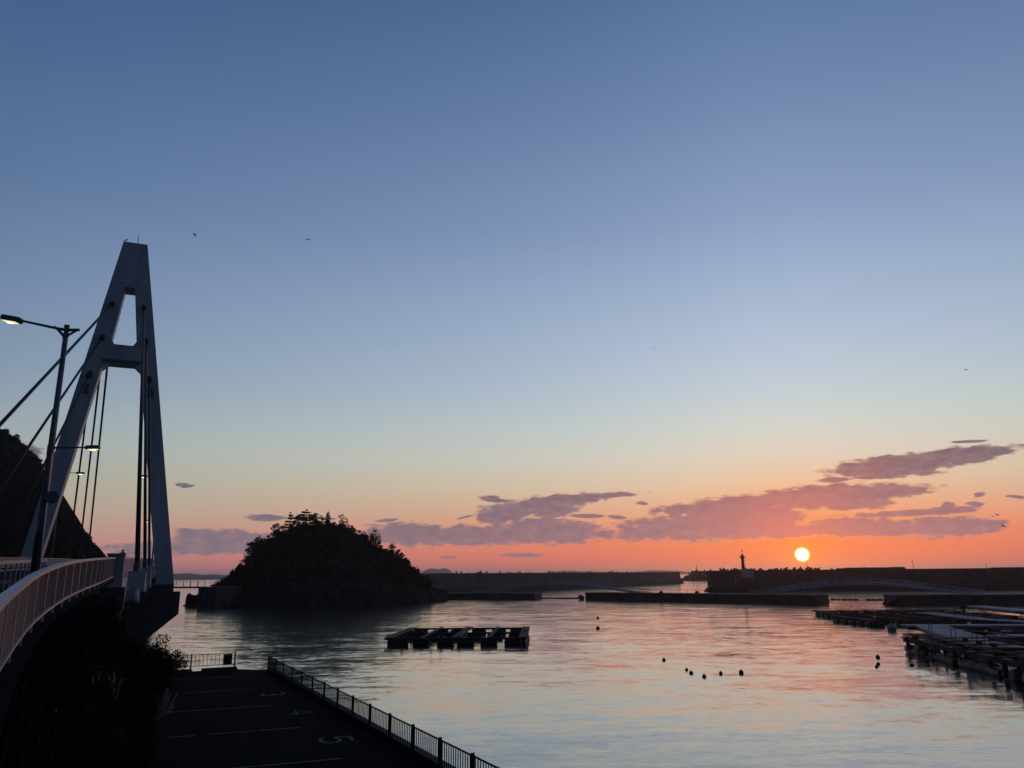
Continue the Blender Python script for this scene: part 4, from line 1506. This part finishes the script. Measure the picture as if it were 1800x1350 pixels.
def pontoon(pts, w, z, label, posts=0, th=0.45, m='deck_grey', boards=True):
    """jetty of floating deck sections along pts"""
    P = [Vector((x, y, z)) for x, y in pts]
    t = thing('pontoon', label, 'pontoon', (P[0].x, P[0].y, 0), 'pontoons at the right edge')
    st = along(P, 4.0)
    for a, b in zip(st, st[1:]):
        d = (b - a).normalized() * 0.04
        MB().bar(a + d - Vector((0, 0, 0.09)), b - d - Vector((0, 0, 0.09)), w, 0.18).build('deck_section', m, t)
        MB().bar(a + d * 3 - Vector((0, 0, 0.42)), b - d * 3 - Vector((0, 0, 0.42)), w * 0.9, th).build('float_box', 'float_black', t)
        if posts and random.random() < posts:
            s = Vector((d.y, -d.x, 0)).normalized() * w * 0.42 * random.choice([-1, 1])
            p, q = a.lerp(b, 0.3) + s, a.lerp(b, 0.75) + s
            fr = MB().bar(p, p + Vector((0, 0, 0.95)), 0.07, 0.07).bar(q, q + Vector((0, 0, 0.95)), 0.07, 0.07).bar(p + Vector((0, 0, 0.92)), q + Vector((0, 0, 0.92)), 0.06, 0.06)
            fr.build('frame', 'dark_steel', t)
    return t


def right_rafts():
    # farthest raft with a truss handrail
    t, f = raft((63.0, 157.5, 0), rad(-6), 26, 14, 5, 2, 'farthest dark raft with a truss handrail, in front of the right pier gap', walk=(0, 5), dens=1.15, hump=False)
    for a, b in (((0, 0), (26, 0)), ((0, 14), (26, 14))):
        truss_rail(t, f(a[0], a[1], 0.95), f(b[0], b[1], 0.95), 0.75, 16)
    MB().bar(f(-2.2, 0.3, 0.9), f(0.4, 0, 0.95), 0.16, 0.14).build('bow_spar', 'timber', t)
    # second raft row, nearer
    t, f = raft((60.5, 135.5, 0), rad(3), 30, 15, 5, 2, 'dark raft lying between the farthest raft and the grey pontoons', walk=(0,), dens=1.3, hump=False)
    truss_rail(t, f(0, 15, 0.95), f(30, 15, 0.95), 0.6, 18)
    # grey jetties
    pontoon([(80, 157), (78, 133), (84, 118)], 3.4, 1.15, 'long grey pontoon deck running in from behind the farthest raft', 0.25)
    pontoon([(105, 182), (101, 158), (104, 140)], 4.2, 1.2, 'uppermost grey pontoon deck at the right edge under the sea wall', 0.5)
    pontoon([(59.5, 123.0), (68, 122.0), (92, 119)], 3.2, 1.0, 'grey pontoon deck with a pale ball buoy at its left tip', 0.4)
    pontoon([(62.5, 121), (57.5, 105), (53.0, 86)], 4.4, 1.0, 'wide grey pontoon deck slanting down to the right edge', 0.55)
    pontoon([(60, 101), (75, 103)], 3.0, 1.05, 'short grey pontoon deck branching off at the right edge', 0.9)
    # gap filler raft between the jetties
    t, f = raft((64, 100, 0), rad(8), 26, 16, 4, 2, 'dark raft half hidden between the grey pontoon decks', walk=(), dens=1.2, hump=False)
    # nearest raft
    t, f = raft((44.8, 92.0, 0), rad(-97), 34, 9.0, 8, 1, 'nearest dark timber raft on big floats at the right edge', walk=(0,), zt=1.5, dens=1.7, hump=False)
    for y in (0, 9.0):
        truss_rail(t, f(0, y, 1.6), f(34, y, 1.6), 0.55, 20)
    MB().bar(f(-2.3, 0.6, 1.57), f(1.0, 0.2, 1.6), 0.2, 0.16).build('bow_spar', 'timber', t)
    me = MB().lathe((0, 0, 0), [(0.45, -1.2), (0.80, -1.05), (0.86, -0.4), (0.86, 0.4), (0.80, 1.05), (0.45, 1.2)], 12).mesh('barrel', 'float_blue')
    for k in range(13):
        if k in (3, 8):
            continue
        p = f(0.8 + k * 2.6 + random.uniform(-.3, .3), 0.1 + random.uniform(-.15, .25), 0.42)
        q = random.uniform(0.62, 0.95)
        o = link('barrel', me, t, p - Vector((44.8, 92.0, 0)), (math.pi / 2 + random.uniform(-.1, .1), 0, rad(-97) + (0 if k % 4 == 1 else math.pi / 2) + random.uniform(-.2, .2)))
        o.scale = (q, q, q * random.uniform(0.75, 1.1))
    MB().bar(f(-0.5, -0.35, 1.32), f(34.5, -0.35, 1.32), 0.12, 0.34).build('side_board', 'timber', t)
    for k in range(14):
        p = f(1 + k * 2.45, -0.42, 1.4)
        MB().bar(p, p - Vector((0, 0, random.uniform(0.6, 1.3))), 0.5 * random.random() + 0.08, 0.06).build('hanging_net', 'float_black', t)
    for k in range(10):
        p = f(2 + k * 3.2, random.choice([0.1, 4, 8.5]), 1.6)
        MB().box(p + Vector((0, 0, 0.2)), (0.5, 0.4, 0.4), random.random()).build('crate', 'timber', t)
    for k in range(8):
        p = f(4 + k * 3.6, 0.0, 1.61)
        MB().bar(p, p + Vector((-0.05, -1.5, 0)), 0.22, 0.05).build('plank', 'deck_grey', t)
    # pale ball buoy
    q = on_z(1568, 1108, 0)
    o = MB().lathe((q.x, q.y, 0.35), [(0.2, -0.7), (0.52, -0.5), (0.72, 0), (0.58, 0.42), (0.22, 0.62), (0.06, 0.68)], 16).build('ball_buoy', 'buoy_white', None, True)
    tag(o, 'big pale ball buoy at the tip of a grey pontoon', 'buoy')
    # person-sized winch post on the far raft
    q = on_z(1695, 1082, 1.2)
    t = thing('winch_post', 'dark winch post standing on the rafts under the right pier', 'winch', q)
    MB().bar(q, q + Vector((0, 0, 2.2)), 0.35, 0.35).bar(q + Vector((-1.6, 0, 0)), q + Vector((-1.6, 0, 1.4)), 0.15, 0.15).bar(q + Vector((-1.6, 0, 1.3)), q + Vector((1.9, 0, 1.2)), 0.12, 0.12).build('frame', 'dark_steel', t)
    MB().tube(q + Vector((-0.5, 0, 1.5)), q + Vector((0.5, 0, 1.5)), 0.35, 0.35, 10).build('drum', 'dark_steel', t)


right_rafts()


# ------------------------------------------------------------------ small floats on the water
def float_buoy(px, py, k, label, two=False):
    k *= 0.72
    q = on_z(px, py + 2, 0)
    m = MB().lathe((q.x, q.y, 0), [(0.18 * k, -0.25 * k), (0.34 * k, -0.05 * k), (0.36 * k, 0.15 * k), (0.24 * k, 0.36 * k), (0.08 * k, 0.42 * k), (0.06 * k, 0.55 * k)], 12)
    if two:
        m.lathe((q.x + 0.4 * k, q.y + 0.1, 0), [(0.15 * k, -0.25 * k), (0.3 * k, 0), (0.22 * k, 0.3 * k), (0.05 * k, 0.38 * k)], 10)
    o = m.build('mooring_float', 'float_black', None, True)
    o.rotation_euler = (0, 0, 0)
    tag(o, label, 'float', 'dark mooring floats on the bay')


for a in [(1051, 1085, 1.1, 'tiny dark float, upper of the pair right of the square raft'),
          (1051, 1103, 1.2, 'dark float, lower of the pair right of the square raft'),
          (1167, 1159, 0.75, 'single dark float, leftmost of the loose row in mid bay'),
          (1207, 1176, 0.6, 'smallest dark float, second from left in the mid bay row'),
          (1215, 1182, 0.75, 'dark float touching below the smallest one in the mid bay row'),
          (1238, 1188, 0.75, 'lowest dark float of the mid bay row'),
          (1267, 1182, 0.65, 'dark float, second from right in the mid bay row'),
          (1303, 1181, 0.85, 'dark upright float, rightmost of the mid bay row'),
          (1543, 1154, 0.9, 'dark float, top of the three left of the nearest raft'),
          (1544, 1166, 0.7, 'dark float, middle of the three left of the nearest raft'),
          (1541, 1171, 0.65, 'dark float, lowest of the three left of the nearest raft'),
          (1602, 1168, 0.7, 'double dark float just off the tip of the nearest raft')]:
    float_buoy(*a, two=a[0] == 1602)
for px, py, lb in ((1439, 1056, 'tiny float beside the end of the middle pier'), (1457, 1056, 'tiny float just left of the right float boom')):
    float_buoy(px, py, 1.5, lb)


# ------------------------------------------------------------------ birds
def bird(p, span, yaw, bank, label, perched=False):
    t = MB()
    b = [(-0.30, 0, 0), (-0.16, 0, 0.0), (0.02, 0, 0.01), (0.18, 0, 0.02), (0.27, 0, 0.03), (0.33, 0, 0.025)]
    t.pipe([Vector(v) * span for v in b], [r * span for r in (0.012, 0.05, 0.075, 0.06, 0.04, 0.008)], 8)
    t.add([Vector(v) * span for v in [(-0.22, 0, 0), (-0.42, 0.10, 0), (-0.40, -0.10, 0)]], [(0, 1, 2)])
    if not perched:
        for sg in (-1, 1):
            t.add([Vector((x, sg * y, z)) * span for x, y, z in [(0.14, 0.03, 0.02), (0.18, 0.24, 0.10), (0.05, 0.5, 0.04), (-0.02, 0.30, 0.08), (-0.08, 0.04, 0.01), (0.06, 0.15, 0.09)]], [(0, 1, 5), (1, 2, 3), (1, 3, 5), (5, 3, 4), (0, 5, 4)])
    else:
        t.add([Vector(v) * span for v in [(0.12, 0.06, 0.05), (-0.35, 0.07, 0.02), (-0.1, 0.085, -0.04)]], [(0, 1, 2)])
        t.pipe([Vector((0.0, 0.02, -0.04)) * span, Vector((0.02, 0.02, -0.2)) * span], 0.012 * span, 5)
    o = link('bird', t.mesh('bird', 'bird', smooth=False), None, p, (bank, -0.6 if perched else random.uniform(-.1, .1), yaw))
    tag(o, label, 'bird', 'birds in the sky')


bird(bp(S_T - 0.85, -1.45, 61.2), 1.25, rad(40), 0, 'dark bird perched on the left corner of the tower head', True)
for px, py, y, sp, yaw, bank, lb in [(342, 413, 105, 1.1, 75, 1.1, 'bird banking just right of the tower head'),
                                     (541, 421, 110, 1.1, 88, 0.1, 'tiny bird gliding farther right of the tower head'),
                                     (1150, 612, 150, 1.0, 80, 0.3, 'lone tiny bird high in the sky over the long breakwater'),
                                     (1698, 650, 150, 1.0, 100, 0.2, 'lone tiny bird high in the sky at the right'),
                                     (1745, 908, 160, 1.3, 60, 0.5, 'left bird of the pair flying above the right sea wall'),
                                     (1753, 905, 160, 1.2, 110, 0.4, 'right bird of the pair flying above the right sea wall'),
                                     (1763, 925, 140, 1.3, 30, 0.7, 'lowest bird, flying closest above the right sea wall')]:
    bird(at_y(px, py, y), sp, rad(yaw), bank, lb)


# ------------------------------------------------------------------ plants on the bank
def blades(P, h, m, name, lean=0.5, w=0.012):
    n = len(P)
    V = np.zeros((n, 5, 3))
    ang = RNG.uniform(0, 6.28, n)
    d = np.stack([np.cos(ang), np.sin(ang), np.zeros(n)], 1)
    sd = np.stack([-np.sin(ang), np.cos(ang), np.zeros(n)], 1) * w
    hh = h * RNG.uniform(0.5, 1.2, n)
    up = np.zeros((n, 3)); up[:, 2] = 1
    mid = P + up * (hh * 0.6)[:, None] + d * (hh * 0.18 * lean)[:, None]
    tip = P + up * (hh * RNG.uniform(0.75, 1.0, n))[:, None] + d * (hh * 0.75 * lean)[:, None]
    V[:, 0], V[:, 1], V[:, 2], V[:, 3], V[:, 4] = P - sd, P + sd, mid + sd * 0.7, tip, mid - sd * 0.7
    me = bpy.data.meshes.new(name)
    me.vertices.add(5 * n)
    me.vertices.foreach_set('co', V.astype(np.float32).ravel())
    me.loops.add(7 * n)
    me.loops.foreach_set('vertex_index', (np.arange(n)[:, None] * 5 + np.array([0, 1, 2, 4, 4, 2, 3])[None]).astype(np.int32).ravel())
    me.polygons.add(2 * n)
    me.polygons.foreach_set('loop_start', (np.arange(n)[:, None] * 7 + np.array([0, 4])[None]).astype(np.int32).ravel())
    me.materials.append(MATS[m])
    me.update(calc_edges=True)
    return me


def bank_point(f, t):
    x = f * (len(RPATH) - 1)
    i = min(int(x), len(RPATH) - 2)
    p = RPATH[i].lerp(RPATH[i + 1], x - i)
    s = side_of(i, RPATH)
    top = p.z - 0.96
    return p + s * (0.25 + toe(i, p) * t) + Vector((0, 0, top - p.z + (LOT_Z - 0.1 - top) * t ** 0.9))


def bank_plants():
    P = np.array([tuple(bank_point(0.15 + 0.85 * random.random(), random.random())) for _ in range(7000)])
    o = link('grass', blades(P, 0.6, 'green_grass', 'grass', 0.45))
    tag(o, 'rough dark grass covering the bank below the railing', 'grass', kind='stuff')
    P = np.array([tuple(bank_point(0.2 + 0.7 * random.random(), random.random() ** 1.5 * 0.8)) for _ in range(500)])
    o = link('dry_grass', blades(P, 1.0, 'dry_grass', 'dry_grass', 1.0, 0.010))
    tag(o, 'scattered pale dry grass stalks among the dark bank grass', 'grass', kind='stuff')

    def shrub(c, r, h, label):
        t = thing('shrub', label, 'shrub', c, 'shrubs on the bank')
        c = Vector(c)
        C, R, st = [], [], MB()
        for k in range(26):
            a, q, z = random.uniform(0, 6.28), random.random() ** 0.5, random.random()
            p = c + Vector((math.cos(a) * r * q, math.sin(a) * r * q, h * (0.15 + 0.8 * z * (1 - 0.5 * q))))
            st.pipe([c + Vector((0, 0, 0.05)), c.lerp(p, 0.5) + Vector((0, 0, 0.15)), p], [0.03, 0.02, 0.008], 5)
            C.append(tuple(p)); R.append(random.uniform(0.22, 0.4) * r)
        st.build('stem', 'bark', t)
        Q = clumps(C, R, 170, 0.9)
        link('foliage', quads_mesh('foliage', 'foliage', Q, RNG.uniform(0.03, 0.085, len(Q)) * max(1, r * 0.6), off=c), t)
    for px, py, y, z, r, h, lb in [(276, 1192, 58, 2.0, 1.7, 3.4, 'dark shrub at the far left corner of the car park by the water'),
                                   (262, 1185, 52, 2.2, 1.7, 3.6, 'dense dark shrub at the foot of the bridge abutment'),
                                   (236, 1190, 46, 2.3, 1.6, 3.0, 'dark shrub halfway along the foot of the bank'),
                                   (185, 1130, 36, 5.0, 1.1, 1.7, 'low shrub growing high on the bank below the railing'),
                                   (120, 1230, 25, 4.0, 1.0, 1.6, 'leafy shrub on the middle of the near bank'),
                                   (60, 1300, 19, 4.2, 0.9, 1.4, 'leafy shrub at the bottom left corner of the bank')]:
        p = at_y(px, py, y)
        shrub((p.x, p.y, z), r, h, lb)

    def pampas(c, n, h, lean, label):
        t = thing('pampas_grass', label, 'pampas grass', c, 'pampas grass on the bank')
        c = Vector(c)
        P = np.array([tuple(c + Vector((random.gauss(0, .12), random.gauss(0, .12), 0))) for _ in range(90)])
        me = blades(P - np.array(c), h * 0.75, 'dry_grass', 'leaves', 0.8, 0.012)
        link('leaves', me, t)
        for k in range(n):
            a = Vector((lean + random.uniform(-0.12, 0.12), random.uniform(-0.1, 0.1), 1.0)).normalized()
            L = h * random.uniform(0.85, 1.05)
            s0 = c + Vector((random.gauss(0, .08), random.gauss(0, .08), 0))
            tip = s0 + a * L
            MB().pipe([s0, s0 + a * L * 0.5 - Vector((lean * 0.12, 0, 0)), tip], [0.012, 0.010, 0.006], 5).build('stalk', 'dry_grass', t)
            q = np.array([tuple(s0 + a * L * (0.70 + 0.30 * f) + Vector((random.gauss(0, .04), random.gauss(0, .04), random.gauss(0, .03))) * (1.2 - f)) for f in RNG.random(240)])
            link('plume', quads_mesh('plume', 'plume', q, RNG.uniform(0.012, 0.04, len(q)), aspect=1.6, off=c), t)
    q = on_z(252, 1343, 2.2)
    pampas(q, 5, 2.6, 0.30, 'tall pale pampas grass leaning over the left edge of the car park')
    q = at_y(5, 1335, 17)
    pampas(q, 4, 1.1, 0.25, 'small pale pampas tuft in the bottom left corner')
    for px, py, y, lb in ((35, 1240, 18, 'pale dry leaf tuft on the bank below the near railing posts'), (150, 1200, 26, 'dry reed tuft in the middle of the bank'), (185, 1215, 29, 'dry reed tuft nearest the car park on the bank')):
        q = at_y(px, py, y)
        c = Vector(q)
        P = np.array([tuple(c + Vector((random.gauss(0, .25), random.gauss(0, .25), random.gauss(0, .12)))) for _ in range(60)])
        o = link('reed_tuft', blades(P, 0.5, 'plume', 'reed_tuft', 1.1, 0.022))
        tag(o, lb, 'reed tuft', 'dry reed tufts on the bank')


bank_plants()


# ------------------------------------------------------------------ air
def haze():
    m = bpy.data.materials.new('haze')
    m.use_nodes = True
    nt = m.node_tree
    nt.nodes.clear()
    T = NT(nt)
    v = T.new('ShaderNodeVolumePrincipled', {'Color': (0.9, 0.88, 0.9, 1), 'Density': 0.0001, 'Anisotropy': 0.78})
    out = T.new('ShaderNodeOutputMaterial')
    nt.links.new(v.outputs[0], out.inputs['Volume'])
    MATS['haze'] = m
    o = MB().box((0, 0, 42.5), (46000, 46000, 87)).build('haze', 'haze')
    tag(o, 'thin evening haze over the harbour', 'haze', kind='stuff')


haze()
